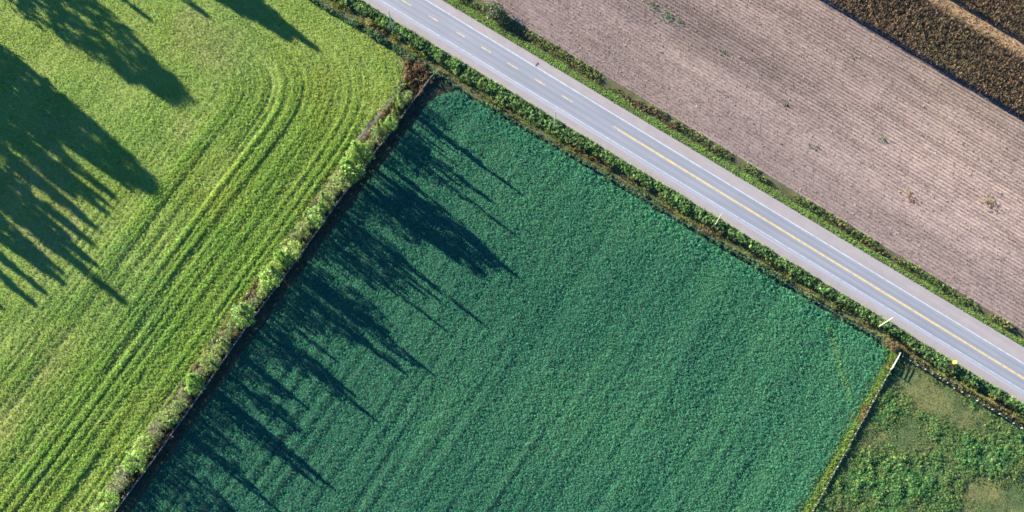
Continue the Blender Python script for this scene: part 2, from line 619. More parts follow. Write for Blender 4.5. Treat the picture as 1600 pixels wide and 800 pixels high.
FENCE = gp(FENCE_PX); HEDGE_L = gp(HEDGE_L_PX); FIELD_L = gp(FIELD_L_PX); RF = gp(RF_PX); RFL = gp(RFL_PX)
_far = gp([(-600, -700 * 1.0), (-700, 1100)])
LEFT_POLY = [tuple(xy_of(-230., T_FIELD(-230.))), tuple(xy_of(st_of(*HEDGE_L[0])[0] - 2, T_FIELD(st_of(*HEDGE_L[0])[0] - 2)))] + HEDGE_L + gp([(-500, 965), (-500, 100)])
CENTRE_POLY = FIELD_L + RFL[::-1]
PAD_POLY = RF + gp([(2000, 996), (2000, 900)]) + [tuple(xy_of(st_of(*G(1700, 735))[0] + k, T_FIELD(st_of(*G(1700, 735))[0] + k) - 1.2)) for k in (90., 0.)]
_s = st_of(*RF[0])[0]
PAD_POLY = RF + gp([(1900, 996)]) + [tuple(xy_of(_s + 150, T_FIELD(_s + 150))), tuple(xy_of(_s, T_FIELD(_s)))]
BANK_POLY = [tuple(xy_of(st_of(*HEDGE_L[0])[0] - 2, T_FIELD(st_of(*HEDGE_L[0])[0] - 2)))] + HEDGE_L + FIELD_L[::-1]
RBANK_POLY = RFL + RF[::-1]

# frame along the hedgerow
HO = np.array(FENCE[5]); HD = np.array(FENCE[14]) - HO; HD /= np.linalg.norm(HD); HNr = np.array([-HD[1], HD[0]])
if HNr[0] < 0: HNr = -HNr      # towards the crop field


def uw(x, y):
    dx = x - HO[0]; dy = y - HO[1]
    return dx * HD[0] + dy * HD[1], dx * HNr[0] + dy * HNr[1]


def xy_uw(u, w):
    return HO[0] + u * HD[0] + w * HNr[0], HO[1] + u * HD[1] + w * HNr[1]


# land rows of the hay field run round its end
_cu, _cw = uw(*G(200, 125))
_wmax = -5.5 - _cw
_umax = abs(uw(*G(560, 50))[0] - _cu)


def hay_level(x, y):
    u, w = uw(x, y)
    a = np.abs(w - _cw) / _wmax
    b = np.maximum(0, -(u - _cu)) / (_umax * 1.0)
    p = 4.5
    return ((a ** p + b ** p) ** (1 / p)) * _wmax      # metres, about _wmax at the edge


def hay_parts(x, y):
    L = hay_level(x, y) + 0.8 * (fbm(x * 0.04, y * 0.04, 1) - .5)
    u, w = uw(x, y)
    along = np.maximum(u - _cu, 0) + 40 * np.arctan2(np.abs(w - _cw), np.maximum(6, -(u - _cu)))
    wide = vn(L * 0.27, along * 0.010, 2)
    br = np.clip(-0.25 + 2.0 * fbm(x * 0.045, y * 0.045, 9), 0.1, 1.5)
    mid = .5 + (vn(L * 0.85, along * 0.022, 5) - .5) * br
    fine = .5 + (vn(L * 1.9, along * 0.02, 6) - .5) * (.5 + .5 * br)
    edge = sstep(0.05, 0.75, np.maximum(0, w - _cw) / _wmax) * (0.12 + 0.88 * sstep(-14, 30, u))
    return wide, mid, fine, edge


def hay_z(x, y):
    wide, mid, fine, edge = hay_parts(x, y)
    return (0.20 * (wide - .5) + 0.27 * (mid - .5) + 0.26 * (fine - .5)) * (0.17 + 0.83 * edge) + 0.12 * (fbm(x * 0.9, y * 0.9, 3) - .5)


def hay_dense(x, y):
    wide, mid, fine, edge = hay_parts(x, y)
    q = .3 + .7 * edge
    return np.clip(0.3 + 0.25 + 0.5 * q * (wide - .5) + 0.6 * q * (mid - .5) + 0.45 * q * (fine - .5) + 0.25 * edge + 0.5 * (fbm(x * 0.12, y * 0.12, 4) - .5), 0, 1.2)


def gridmesh(name, poly, res, zf, colf, mat, base=0.0, rot=None):
    d = HD if rot is None else rot
    n = np.array([-d[1], d[0]])
    pp = np.array(poly)
    a = pp @ d; b = pp @ n
    aa = np.arange(a.min(), a.max() + res, res); bb = np.arange(b.min(), b.max() + res, res)
    A, B = np.meshgrid(aa, bb, indexing='ij')
    X = A * d[0] + B * n[0]; Y = A * d[1] + B * n[1]
    ins = inpoly(X, Y, poly)
    keep = (ins[:-1, :-1] | ins[1:, :-1] | ins[1:, 1:] | ins[:-1, 1:]).ravel()
    fc = gridfaces(len(aa), len(bb))[keep]
    used = np.unique(fc)
    mp = np.full(X.size, -1); mp[used] = np.arange(len(used))
    fc = mp[fc]
    x = X.ravel()[used]; y = Y.ravel()[used]
    v = np.stack([x, y, zf(x, y) + base], -1)
    at = {}
    if colf is not None: at['col'] = colf(x, y)
    e1 = v[fc[0, 1]] - v[fc[0, 0]]; e2 = v[fc[0, 3]] - v[fc[0, 0]]
    if e1[0] * e2[1] - e1[1] * e2[0] < 0: fc = fc[:, ::-1]
    return mesh_obj(name, v, fc, mat, None, at, smooth=True)


def cpoly(poly, m=170):
    """keep the detailed sheet to what the frame sees plus a margin"""
    return poly


def lerp3(a, b, k):
    return np.asarray(a)[None] * (1 - k[:, None]) + np.asarray(b)[None] * k[:, None]


def hay_ground_col(x, y):
    k = np.clip(hay_dense(x, y), 0, 1)
    c = lerp3((0.165, 0.19, 0.05), (0.10, 0.19, 0.04), k)
    brown = sstep(0.55, 0.75, fbm(x * 0.06, y * 0.06, 7))[:, None] * 0.5
    c = c * (1 - brown) + np.array([0.19, 0.17, 0.075]) * brown
    d = edge_dist(x, y, HEDGE_L)
    u_, w_ = uw(x, y)
    path = (sstep(2.2, 1.0, d + 1.0 * (vn(x * .3, y * .3, 2) - .5)) * (0.35 + 0.65 * np.exp(-((u_ - 4) / 9) ** 2)))[:, None]
    return c * (1 - path) + np.array([0.085, 0.075, 0.07]) * path


def soy_z(x, y):
    u, w = uw(x, y)
    w = w + 2.0 * (fbm(u * 0.015, w * 0.02, 6) - .5)
    st1 = vn(w * 0.55, u * 0.035, 3); st2 = vn(w * 1.25, u * 0.05, 4); st3 = vn(w * 0.16, u * 0.015, 7)
    lump = fbm(x * 0.75, y * 0.75, 8)
    amt = 0.35 + 0.9 * sstep(20, 110, u + 0.2 * w)
    return amt * (0.30 * (st1 - .5) + 0.20 * (st2 - .5)) + 0.45 * (st3 - .5) + 0.19 * (lump - .5)


tag(gridmesh('hay_field', LEFT_POLY, 0.42, hay_z, hay_ground_col, 'field_sward'),
    'bright yellow green hay field with swath lines curving round its end', 'field', kind='structure')
tag(gridmesh('crop_field', CENTRE_POLY, 0.7, lambda x, y: soy_z(x, y) - .06, None, 'crop_soil'),
    'dark soil under the deep green crop field', 'field', kind='structure')


def bank_z(x, y):
    return 0.05 + 0.28 * (fbm(x * 0.35, y * 0.35, 5) - .35)


tag(gridmesh('hedge_bank', BANK_POLY, 0.6, bank_z, None, 'bank_soil'), 'rough brown bank under the hedgerow', 'bank', kind='structure')
tag(gridmesh('fence_bank', RBANK_POLY, 0.6, lambda x, y: 0.03 + 0.15 * (fbm(x * .4, y * .4, 6) - .3), None, 'bank_soil'),
    'narrow yellow grass bank beside the paddock fence', 'bank', kind='structure')


def pad_dense(x, y):
    px, py = P(x, y)
    k = 0.34 + 1.7 * (fbm(x * 0.13, y * 0.13, 11, 4) - 0.40)
    # the mown strip along the road side, and the dry patch low on the right
    def blob(cx, cy, rx, ry, ang=0.0):
        c = G(cx, cy); dx = x - c[0]; dy = y - c[1]
        ca, sa = math.cos(ang), math.sin(ang)
        a = dx * ca + dy * sa; b = -dx * sa + dy * ca
        return np.exp(-((a / rx) ** 2 + (b / ry) ** 2))
    ra = math.atan2(RD[1], RD[0])
    k = k - 1.0 * blob(1470, 620, 13, 3.6, ra) - 0.7 * blob(1520, 672, 14, 3.4, ra) - 0.95 * blob(1575, 775, 12, 7, 0.3) - 0.5 * blob(1405, 680, 10, 5)
    k = k + 0.7 * blob(1395, 640, 7, 6) + 0.8 * blob(1560, 700, 13, 6.5, ra) + 0.6 * blob(1440, 740, 11, 8) + 0.3 * blob(1330, 740, 7, 8)
    return np.clip(k + 0.7 * (fbm(x * .45, y * .45, 3) - .5), 0, 1)


def pad_col(x, y):
    k = pad_dense(x, y)
    c = lerp3((0.082, 0.09, 0.036), (0.05, 0.08, 0.032), k)
    f = fbm(x * 0.15, y * 0.15, 2)[:, None]
    g = sstep(0.35, 0.65, f)
    return c * (0.8 * (1 - g) + 1.15 * g) + (1 - g) * np.array([-0.012, 0.01, 0.004])


PADZ = lambda x, y: 0.35 * (fbm(x * 0.16, y * 0.16, 9) - .5) + 0.12 * (fbm(x * 0.8, y * 0.8, 4) - .5)
tag(gridmesh('paddock', PAD_POLY, 0.5, PADZ, pad_col, 'field_sward'),
    'rough tan and green paddock in the corner beside the road', 'paddock', kind='structure')

# ------------------------------------------------------------------ clump meshes for the stuff
PROTO = bpy.data.collections.new('clump_shapes')


def proto(name, verts, faces, mat, shade):
    o = mesh_obj(name, verts, faces, mat, None, {'shade': shade})
    COL.objects.unlink(o)
    return o


def leaf_clump(rng, n, r, h, lsize, up=0.6, flat=False, lobes=1):
    """n diamond leaves with a fold, spread over a low dome"""
    V = []; F = []; S = []
    for i in range(n):
        a = rng.uniform(0, 2 * math.pi); q = math.sqrt(rng.uniform(0, 1))
        z = h * (0.25 + 0.75 * (1 - q * q * 0.7) * rng.uniform(0.6, 1.0))
        c = np.array([r * q * math.cos(a), r * q * math.sin(a), z])
        nrm = np.array([math.cos(a) * q * 0.8 + rng.normal(0, .45), math.sin(a) * q * 0.8 + rng.normal(0, .45), up + abs(rng.normal(0, .3))])
        nrm /= np.linalg.norm(nrm)
        t = np.cross(nrm, rng.normal(0, 1, 3)); t /= np.linalg.norm(t); b = np.cross(nrm, t)
        L = lsize * rng.uniform(0.7, 1.25); W = L * rng.uniform(0.5, 0.75)
        k = len(V)
        V += [c - t * L / 2, c + b * W / 2 - nrm * 0.12 * L, c + t * L / 2 - nrm * 0.15 * L, c - b * W / 2 - nrm * 0.12 * L]
        F += [[k, k + 1, k + 2], [k, k + 2, k + 3]]
        s = rng.uniform(0.75, 1.2)
        S += [[s, s, s]] * 4
    return np.array(V), np.array(F), np.array(S)


def grass_tuft(rng, n, r, h, w, spread=0.5):
    V = []; F = []; S = []
    for i in range(n):
        a = rng.uniform(0, 2 * math.pi); q = r * math.sqrt(rng.uniform(0, 1))
        c = np.array([q * math.cos(a), q * math.sin(a), 0])
        d = np.array([rng.normal(0, spread), rng.normal(0, spread), 1.0]); d /= np.linalg.norm(d)
        hh = h * rng.uniform(0.55, 1.1)
        sd = np.cross(d, rng.normal(0, 1, 3)); sd /= np.linalg.norm(sd)
        m = c + d * hh * 0.55; tip = c + d * hh + np.array([d[0], d[1], -0.25]) * hh * 0.35
        k = len(V)
        V += [c - sd * w / 2, c + sd * w / 2, m + sd * w / 2, m - sd * w / 2, tip]
        F += [[k, k + 1, k + 2], [k, k + 2, k + 3], [k + 3, k + 2, k + 4]]
        s = rng.uniform(0.75, 1.2)
        S += [[s, s, s]] * 5
    return np.array(V), np.array(F), np.array(S)


def corn_plant(rng, h):
    V = []; F = []; S = []
    # stalk: three sided
    for k in range(2):
        z = h * 0.92 * k; r = 0.02 * (1 - 0.5 * k)
        for j in range(3):
            V.append([r * math.cos(j * 2.094), r * math.sin(j * 2.094), z]); S.append([0.9, 0.85, 0.7])
    for j in range(3):
        F += [[j, (j + 1) % 3, 3 + (j + 1) % 3], [j, 3 + (j + 1) % 3, 3 + j]]
    a0 = rng.uniform(0, 6.28)
    for i in range(11):
        a = a0 + (i % 2) * math.pi + rng.normal(0, 0.45)
        z = h * (0.2 + 0.72 * i / 10)
        L = rng.uniform(0.5, 0.8) * (1 - 0.3 * i / 10); w = rng.uniform(0.1, 0.16)
        d = np.array([math.cos(a), math.sin(a), 0]); sd = np.array([-d[1], d[0], 0])
        p0 = np.array([0, 0, z]); p1 = p0 + d * L * 0.45 + np.array([0, 0, L * 0.4]); p2 = p0 + d * L * 0.95 + np.array([0, 0, L * rng.uniform(-0.35, 0.2)])
        tw = np.array([0, 0, rng.normal(0, 0.04)])
        k = len(V)
        V += [p0 - sd * w / 2, p0 + sd * w / 2, p1 + sd * w / 2 + tw, p1 - sd * w / 2 - tw, p2]
        F += [[k, k + 1, k + 2], [k, k + 2, k + 3], [k + 3, k + 2, k + 4]]
        s = rng.uniform(0.7, 1.25)
        S += [[s, s * rng.uniform(0.93, 1.04), s * 0.95]] * 5
    for i in range(4):                                              # tassel
        d = np.array([rng.normal(0, .35), rng.normal(0, .35), 1.0]) * 0.3
        k = len(V); p0 = np.array([0, 0, h * 0.9]); sd = np.array([0.02, 0.01, 0])
        V += [p0 - sd, p0 + sd, p0 + d]; F.append([k, k + 1, k + 2]); S += [[1.25, 1.1, 0.8]] * 3
    return np.array(V), np.array(F), np.array(S)


def straw_bits(rng, n, r):
    V = []; F = []; S = []
    for i in range(n):
        c = np.array([rng.normal(0, r), rng.normal(0, r), rng.uniform(0.02, 0.08)])
        a = rng.uniform(0, 6.28); up = rng.uniform(0, 0.9)
        L = rng.uniform(0.12, 0.4); w = rng.uniform(0.03, 0.09)
        d = np.array([math.cos(a), math.sin(a), up]); d /= np.linalg.norm(d)
        sd = np.cross(d, [0, 0, 1.0]); sd /= np.linalg.norm(sd); sd = sd + np.array([0, 0, rng.normal(0, .4)])
        k = len(V)
        V += [c - sd * w / 2, c + sd * w / 2, c + d * L + sd * w / 2, c + d * L - sd * w / 2]
        F += [[k, k + 1, k + 2], [k, k + 2, k + 3]]
        s = rng.uniform(0.7, 1.3); S += [[s, s, s]] * 4
    return np.array(V), np.array(F), np.array(S)


_rg = np.random.default_rng(5)
CL = {
    'soy': [proto('soy_clump', *x[:2], 'clump_leaf', x[2]) for x in [leaf_clump(_rg, 18, 0.28, 0.38, 0.18, 0.9) for _ in range(5)]],
    'hay': [proto('hay_clump', *x[:2], 'clump_leaf', x[2]) for x in [leaf_clump(_rg, 16, 0.24, 0.24, 0.17, 0.8) for _ in range(3)] + [grass_tuft(_rg, 14, 0.16, 0.24, 0.05)]],
    'weed': [proto('weed_clump', *x[:2], 'clump_leaf', x[2]) for x in [leaf_clump(_rg, 20, 0.36, 0.8, 0.27, 0.35) for _ in range(3)] + [grass_tuft(_rg, 18, 0.2, 0.8, 0.06)]],
    'grass': [proto('grass_clump', *x[:2], 'clump_leaf', x[2]) for x in [grass_tuft(_rg, 18, 0.2, 0.42, 0.055, 0.6) for _ in range(3)]],
    'dry': [proto('dry_clump', *x[:2], 'dry_leaf', x[2]) for x in [grass_tuft(_rg, 20, 0.22, 0.75, 0.045, 0.45), leaf_clump(_rg, 16, 0.3, 0.75, 0.2, 0.2), grass_tuft(_rg, 16, 0.25, 0.6, 0.06, 0.7)]],
    'corn': [proto('corn_plant_shape', *x[:2], 'dry_leaf', x[2]) for x in [corn_plant(_rg, h) for h in (2.5, 2.7, 2.3, 2.6)]],
    'straw': [proto('straw_bits_shape', *x[:2], 'dry_leaf', x[2]) for x in [straw_bits(_rg, 7, 0.16) for _ in range(4)]],
}
CLC = {}
for k, obs in CL.items():
    c = bpy.data.collections.new('clumps_' + k)
    for o in obs: c.objects.link(o)
    CLC[k] = c


def scatter_nodes():
    g = bpy.data.node_groups.new('scatter', 'GeometryNodeTree')
    g.interface.new_socket('Geometry', in_out='INPUT', socket_type='NodeSocketGeometry')
    g.interface.new_socket('Clumps', in_out='INPUT', socket_type='NodeSocketCollection')
    g.interface.new_socket('Geometry', in_out='OUTPUT', socket_type='NodeSocketGeometry')
    N = g.nodes.new; L = g.links.new
    gi = N('NodeGroupInput'); go = N('NodeGroupOutput')
    ci = N('GeometryNodeCollectionInfo'); ci.inputs['Separate Children'].default_value = True; ci.inputs['Reset Children'].default_value = True
    ip = N('GeometryNodeInstanceOnPoints'); ip.inputs['Pick Instance'].default_value = True
    def na(nm, typ):
        n = N('GeometryNodeInputNamedAttribute'); n.data_type = typ; n.inputs['Name'].default_value = nm
        return n.outputs['Attribute']
    L(gi.outputs[0], ip.inputs['Points'])
    L(gi.outputs[1], ci.inputs['Collection'])
    L(ci.outputs[0], ip.inputs['Instance'])
    L(na('idx', 'INT'), ip.inputs['Instance Index'])
    er = N('FunctionNodeEulerToRotation'); L(na('rot', 'FLOAT_VECTOR'), er.inputs[0]); L(er.outputs[0], ip.inputs['Rotation'])
    L(na('scl', 'FLOAT_VECTOR'), ip.inputs['Scale'])
    L(ip.outputs[0], go.inputs[0])
    return g


SCAT = scatter_nodes()


def scatter(name, kind, pts, scl, col, label, cat, tilt=0.12, rng=None, parent=None, nvar=None):
    rng = rng or RNG
    n = len(pts)
    me = bpy.data.meshes.new(name)
    me.vertices.add(n)
    me.vertices.foreach_set('co', np.asarray(pts, np.float32).ravel())
    rot = np.c_[rng.normal(0, tilt, n), rng.normal(0, tilt, n), rng.uniform(0, 2 * np.pi, n)].astype(np.float32)
    scl = np.asarray(scl, np.float32)
    if scl.ndim == 1: scl = np.repeat(scl[:, None], 3, 1)
    a = me.attributes.new('rot', 'FLOAT_VECTOR', 'POINT'); a.data.foreach_set('vector', rot.ravel())
    a = me.attributes.new('scl', 'FLOAT_VECTOR', 'POINT'); a.data.foreach_set('vector', scl.ravel())
    idx = rng.integers(0, len(CL[kind]) if nvar is None else nvar, n) if not isinstance(nvar, np.ndarray) else nvar
    a = me.attributes.new('idx', 'INT', 'POINT'); a.data.foreach_set('value', np.asarray(idx, np.int32))
    a = me.attributes.new('col', 'FLOAT_COLOR', 'POINT'); a.data.foreach_set('color', np.c_[np.clip(col, 0.004, 1), np.ones(n)].astype(np.float32).ravel())
    me.update()
    o = bpy.data.objects.new(name, me)
    COL.objects.link(o)
    if parent: o.parent = parent
    m = o.modifiers.new('scatter', 'NODES')
    m.node_group = SCAT
    m[[s.identifier for s in SCAT.interface.items_tree if s.name == 'Clumps'][0]] = CLC[kind]
    tag(o, label, cat, kind='stuff')
    return o


def jitter(poly, sp, rot=None, jit=0.5, m=45, spb=None):
    d = HD if rot is None else rot
    n = np.array([-d[1], d[0]])
    pp = np.array(poly)
    # limit to what the frame can see
    cs = np.array(gp([(-m, -m), (1600 + m, -m), (1600 + m, 800 + m), (-m, 800 + m)]))
    lo = np.maximum((pp @ d).min(), (cs @ d).min()); hi = np.minimum((pp @ d).max(), (cs @ d).max())
    lb = np.maximum((pp @ n).min(), (cs @ n).min()); hb = np.minimum((pp @ n).max(), (cs @ n).max())
    spb = spb or sp
    A, B = np.meshgrid(np.arange(lo, hi, sp), np.arange(lb, hb, spb), indexing='ij')
    A = A.ravel() + RNG.uniform(-jit, jit, A.size) * sp; B = B.ravel() + RNG.uniform(-jit, jit, B.size) * spb
    x = A * d[0] + B * n[0]; y = A * d[1] + B * n[1]
    k = inview(x, y, m) & inpoly(x, y, poly)
    return x[k], y[k]


def colvar(c, n, v=0.12, h=0.06):
    b = RNG.normal(1, v, n)[:, None]
    return np.clip(c * b * (1 + RNG.normal(0, h, (n, 3))), 0.004, 1)


# ------------------------------------------------------------------ crop canopy
x, y = jitter(CENTRE_POLY, 0.315, spb=0.315)
n = len(x)
_px, _py = P(x, y)
f = 0.55 * fbm(x * 0.03, y * 0.03, 3) + 0.45 * np.clip((x + 60) / 160, 0, 1)
c = lerp3((0.026, 0.160, 0.106), (0.056, 0.222, 0.124), sstep(0.25, 0.75, f))
ye = np.clip(sstep(2.6, 0.3, edge_dist(x, y, RFL) + 1.2 * (vn(x * .4, y * .4, 5) - .5)), 0, 1)[:, None] * .8
c = c * (1 - ye) + np.array([0.10, 0.21, 0.07]) * ye
tr_ = np.clip(sstep(1.3, 0.4, edge_dist(x, y, gp([(1296, 512), (1306, 545), (1312, 575), (1322, 600), (1326, 622)])) + 0.5 * (vn(x, y, 3) - .5)), 0, 1)[:, None]
c = c * (1 - tr_ * 0.75) + np.array([0.12, 0.29, 0.12]) * tr_ * 0.75
ed = np.minimum(edge_dist(x, y, FIELD_L), 3)
_sx, _tx = st_of(x, y)
ed2 = np.clip(T_FIELD(_sx) - _tx, 0, 6)
sc_ = np.clip(RNG.normal(1, 0.17, n), 0.6, 1.6) * (0.85 + 0.35 * (1 - ed2 / 6))
keep = (RNG.random(n) < 0.45 + 0.25 * ed + 0.2 * (ed2 > 1)) & (ed > 1.3 * fbm(x * .35, y * .35, 6) ** 1.5) & (ed2 > 1.1 * fbm(x * .4, y * .4, 7) - .2)
pts = np.stack([x, y, soy_z(x, y) + 0.02], -1)
scatter('soybean_crop', 'soy', pts[keep], np.c_[sc_, sc_, sc_ * (1.0 + 0.25 * RNG.normal(0, 1, n)).clip(.5, 1.7)][keep], colvar(c, n, 0.13, 0.04)[keep],
        'dense deep green leafy crop filling the middle field', 'crop')

# ------------------------------------------------------------------ hay
x, y = jitter(LEFT_POLY, 0.31, m=60)
dn = hay_dense(x, y)
dpath = edge_dist(x, y, HEDGE_L)
k = (RNG.random(len(x)) < 0.18 + 0.85 * dn) & (dpath > (0.25 + 1.35 * np.exp(-((uw(x, y)[0] - 4) / 9) ** 2)) + 1.2 * (vn(x * .3, y * .3, 2) - .5))
x, y, dn, dpath = x[k], y[k], dn[k], dpath[k]
n = len(x)
edge = hay_parts(x, y)[3]
c = lerp3((0.24, 0.295, 0.048), (0.15, 0.28, 0.043), np.clip(dn, 0, 1))
yel = np.clip(sstep(0.45, 0.75, fbm(x * 0.05, y * 0.05, 12)) * 0.6 + 0.3 * sstep(45, -15, uw(x, y)[0]), 0, .85)[:, None]
c = c * (1 - yel) + np.array([0.27, 0.305, 0.042]) * yel
cool = sstep(0.5, 0.7, fbm(x * 0.04, y * 0.04, 13))[:, None] * 0.35
c = c * (1 - cool) + np.array([0.085, 0.19, 0.07]) * cool
dryk = (RNG.random(n) < 0.06)[:, None]
c = np.where(dryk, np.array([0.2, 0.22, 0.07]), c)
s_ = np.clip(RNG.normal(0.82, 0.17, n), 0.4, 1.4) * (0.65 + 0.5 * np.clip(dn, 0, 1)) * (0.85 + 0.35 * edge)
scatter('hay_crop', 'hay', np.stack([x, y, hay_z(x, y)], -1), s_, colvar(c, n, 0.16, 0.07),
        'bright green regrowth covering the hay field', 'crop', tilt=0.2)

# ------------------------------------------------------------------ verge plants
def strip_points(f0, f1, sp):
    ss = np.arange(_sm - 30, _sv, sp)
    w = 14.0
    A, B = np.meshgrid(ss, np.arange(0, w, sp), indexing='ij')
    S = A.ravel() + RNG.uniform(-.5, .5, A.size) * sp
    lo = f0(S)
    T = lo + B.ravel() + RNG.uniform(-.5, .5, A.size) * sp
    x, y = xy_of(S, T)
    k = (T > lo) & (T < f1(S)) & inview(x, y, 50)
    return S[k], T[k], x[k], y[k]


S, T, x, y = strip_points(T_FIELD, T_SGRAV, 0.34)
f = (T - T_FIELD(S)) / (T_SGRAV(S) - T_FIELD(S))
n = len(S)
wob = 0.42 * (fbm(S * 0.08, T * 0.2, 6) - .5)
fw = f + wob
green_road = sstep(0.46, 0.66, fw)
green_field = sstep(0.26, 0.12, fw)
brown = sstep(0.5, 0.65, fbm(S * 0.10, T * 0.35, 8))
c = lerp3((0.105, 0.14, 0.048), (0.12, 0.098, 0.052), brown)
yl = sstep(0.5, 0.7, vn(S * 0.25, T * 0.6, 10))[:, None] * 0.6
c = c * (1 - yl) + np.array([0.18, 0.18, 0.05]) * yl
gr = np.array([0.105, 0.185, 0.068]) * (0.8 + 0.5 * vn(S * 0.6, T * 0.6, 3))[:, None]
c = c * (1 - green_road[:, None]) + gr * green_road[:, None]
gf = np.where((S > st_of(*RF[0])[0])[:, None], np.array([0.10, 0.105, 0.05]), np.array([0.055, 0.115, 0.06]))
c = c * (1 - green_field[:, None]) + gf * green_field[:, None]
dk = ((vn(S * .8, T * .8, 14) > .62) & (RNG.random(n) < .5))[:, None]
c = np.where(dk, c * np.array([1.5, 1.4, 1.25]), c)
tall = 0.55 + 0.75 * green_road * (0.5 + vn(S * 0.5, T * 0.5, 5)) + 0.9 * green_field * (.3 + vn(S * .4, T * .4, 2)) + 1.0 * (vn(S * 0.45, T * 0.7, 9) - .4)
thin = (RNG.random(n) < 0.75 + 0.25 * green_road) & (f > 0.02) & (f < 0.975)
isleaf = RNG.random(n) < 0.4 + 0.65 * np.maximum(green_road, green_field)
z = z_south(S, T)
sc_ = np.clip(tall * .85 * RNG.normal(1, 0.2, n), 0.3, 1.4)
m = thin & isleaf
scatter('verge_weeds', 'weed', np.stack([x, y, z], -1)[m], sc_[m], colvar(c, n, .17, .07)[m], 'green leafy weeds along the ditch beside the utility poles', 'weeds', tilt=0.2)
m = thin & ~isleaf
scatter('verge_grass', 'dry', np.stack([x, y, z], -1)[m], sc_[m] * 0.95, colvar(c * 1.15, n, .17, .07)[m], 'yellow brown grass in the ditch beside the utility poles', 'grass', tilt=0.2)

S, T, x, y = strip_points(T_NGRASS, T_PLOW, 0.32)
f = (T - T_NGRASS(S)) / (T_PLOW(S) - T_NGRASS(S))
n = len(S)
fw = f + 0.55 * (fbm(S * 0.16, T * 0.3, 9) - .5)
near = sstep(0.48, 0.36, fw)
c = lerp3((0.135, 0.15, 0.06), (0.15, 0.115, 0.066), sstep(0.4, 0.65, fbm(S * 0.05, T * 0.3, 3)))
gk = sstep(0.42, 0.6, fbm(S * 0.12, T * 0.4, 12))[:, None] * 0.75
c = c * (1 - gk) + np.array([0.09, 0.15, 0.045]) * gk
gcol = np.array([0.155, 0.275, 0.075]) * (0.8 + 0.45 * vn(S * .5, T * .8, 4))[:, None]
c = c * (1 - near[:, None]) + gcol * near[:, None]
fr = sstep(0.72, 0.92, f + .2 * (vn(S * .3, T * .3, 6) - .5))[:, None]
c = c * (1 - fr * .6) + np.array([0.15, 0.215, 0.07]) * fr * .6
z = z_north(S, T)
sc_ = np.clip((0.38 + 0.42 * sstep(0.4, 0.6, fw) * (0.4 + vn(S * .3, T * .5, 6)) + 0.2 * near * vn(S * .6, T * .6, 5)) * RNG.normal(1, .2, n), .25, 1.5)
c = c * 1.15
ok = (f > 0.03) & (RNG.random(n) < np.where(f > 0.85, 0.45, 0.9)) & (f < 1.02 - 0.5 * sstep(.45, .75, fbm(S * .25, T * .1, 10)))
m = ok & (near > 0.5)
scatter('verge_grass', 'grass', np.stack([x, y, z], -1)[m], sc_[m] * 1.25, colvar(c, n, .16, .06)[m], 'bright green grass strip beside the gravel on the stubble side', 'grass', tilt=0.2)
m = ok & (near <= 0.5) & (RNG.random(n) < 0.6)
scatter('verge_weeds', 'dry', np.stack([x, y, z], -1)[m], sc_[m], colvar(c, n, .18, .07)[m], 'dark olive dry weeds between the road and the stubble field', 'weeds', tilt=0.2)
m = ok & (near <= 0.5) & ~m
scatter('verge_weeds', 'weed', np.stack([x, y, z], -1)[m], sc_[m] * .9, colvar(c, n, .18, .07)[m], 'olive leafy weeds between the road and the stubble field', 'weeds', tilt=0.2)

# ------------------------------------------------------------------ straw on the stubble
ss = np.arange(_sm, _sv, 0.5)
tt = np.arange(11, 84, 0.46)
A, B = np.meshgrid(ss, tt, indexing='ij')
S = A.ravel() + RNG.uniform(-.5, .5, A.size) * 0.5
T = B.ravel() + RNG.normal(0, .1, A.size)
x, y = xy_of(S, T)
dens = 0.45 + 0.5 * sstep(0.35, 0.65, fbm(S * 0.06, T * 0.06, 3)) * sstep(60, -40, S)
k = inview(x, y, 30) & (T > T_PLOW(S) - 0.5) & (T < T_CORN(S) + 0.5) & (RNG.random(len(S)) < dens)
S, T, x, y = S[k], T[k], x[k], y[k]
n = len(S)
c = lerp3((0.13, 0.10, 0.09), (0.27, 0.20, 0.14), RNG.random(n) ** 1.3)
gk = (sstep(0.62, 0.75, fbm(S * 0.07, T * 0.12, 11)) * (RNG.random(n) < .4))[:, None]
c = c * (1 - gk) + np.array([0.1, 0.14, 0.06]) * gk
scatter('straw_litter', 'straw', np.stack([x, y, stub_z(S, T)], -1), np.clip(RNG.normal(.62, .2, n), .25, 1.2), colvar(c, n, .22, .05), 'pale straw bits strewn over the stubble rows', 'straw', tilt=0.25)

# ------------------------------------------------------------------ standing corn
def corn_block(lo, hi, label):
    tt = np.arange(0, 90, 0.76)
    ss = np.arange(-30, _sv, 0.5)
    A, B = np.meshgrid(ss, tt, indexing='ij')
    S = A.ravel() + RNG.uniform(-.5, .5, A.size) * .34
    T = lo(S) + 0.35 + B.ravel() + RNG.normal(0, .07, A.size)
    x, y = xy_of(S, T)
    k = inview(x, y, 60) & (T < hi(S) - .2)
    k &= RNG.random(len(S)) < 0.93
    S, T, x, y = S[k], T[k], x[k], y[k]
    n = len(S)
    c = lerp3((0.075, 0.054, 0.038), (0.225, 0.158, 0.09), RNG.random(n) ** 1.7)
    g = (sstep(0.5, 0.75, fbm(S * .07, T * .1, 5)) * .28 + 0.12 * (RNG.random(n) < .3))[:, None]
    c = c * (1 - g) + np.array([0.085, 0.09, 0.045]) * g
    sc = np.clip(RNG.normal(1, .1, n), .6, 1.25)
    return scatter('corn_crop', 'corn', np.stack([x, y, np.full(n, 0.02)], -1), sc, colvar(c, n, .2, .05), label, 'crop', tilt=0.07)


corn_block(lambda s: T_CORN(s) + 0.8, T_GAP0, 'brown standing corn between the stubble field and the tan strip')
corn_block(lambda s: T_GAP1(s) + 1.0, lambda s: T_GAP1(s) + 90, 'brown standing corn beyond the tan strip in the corner')
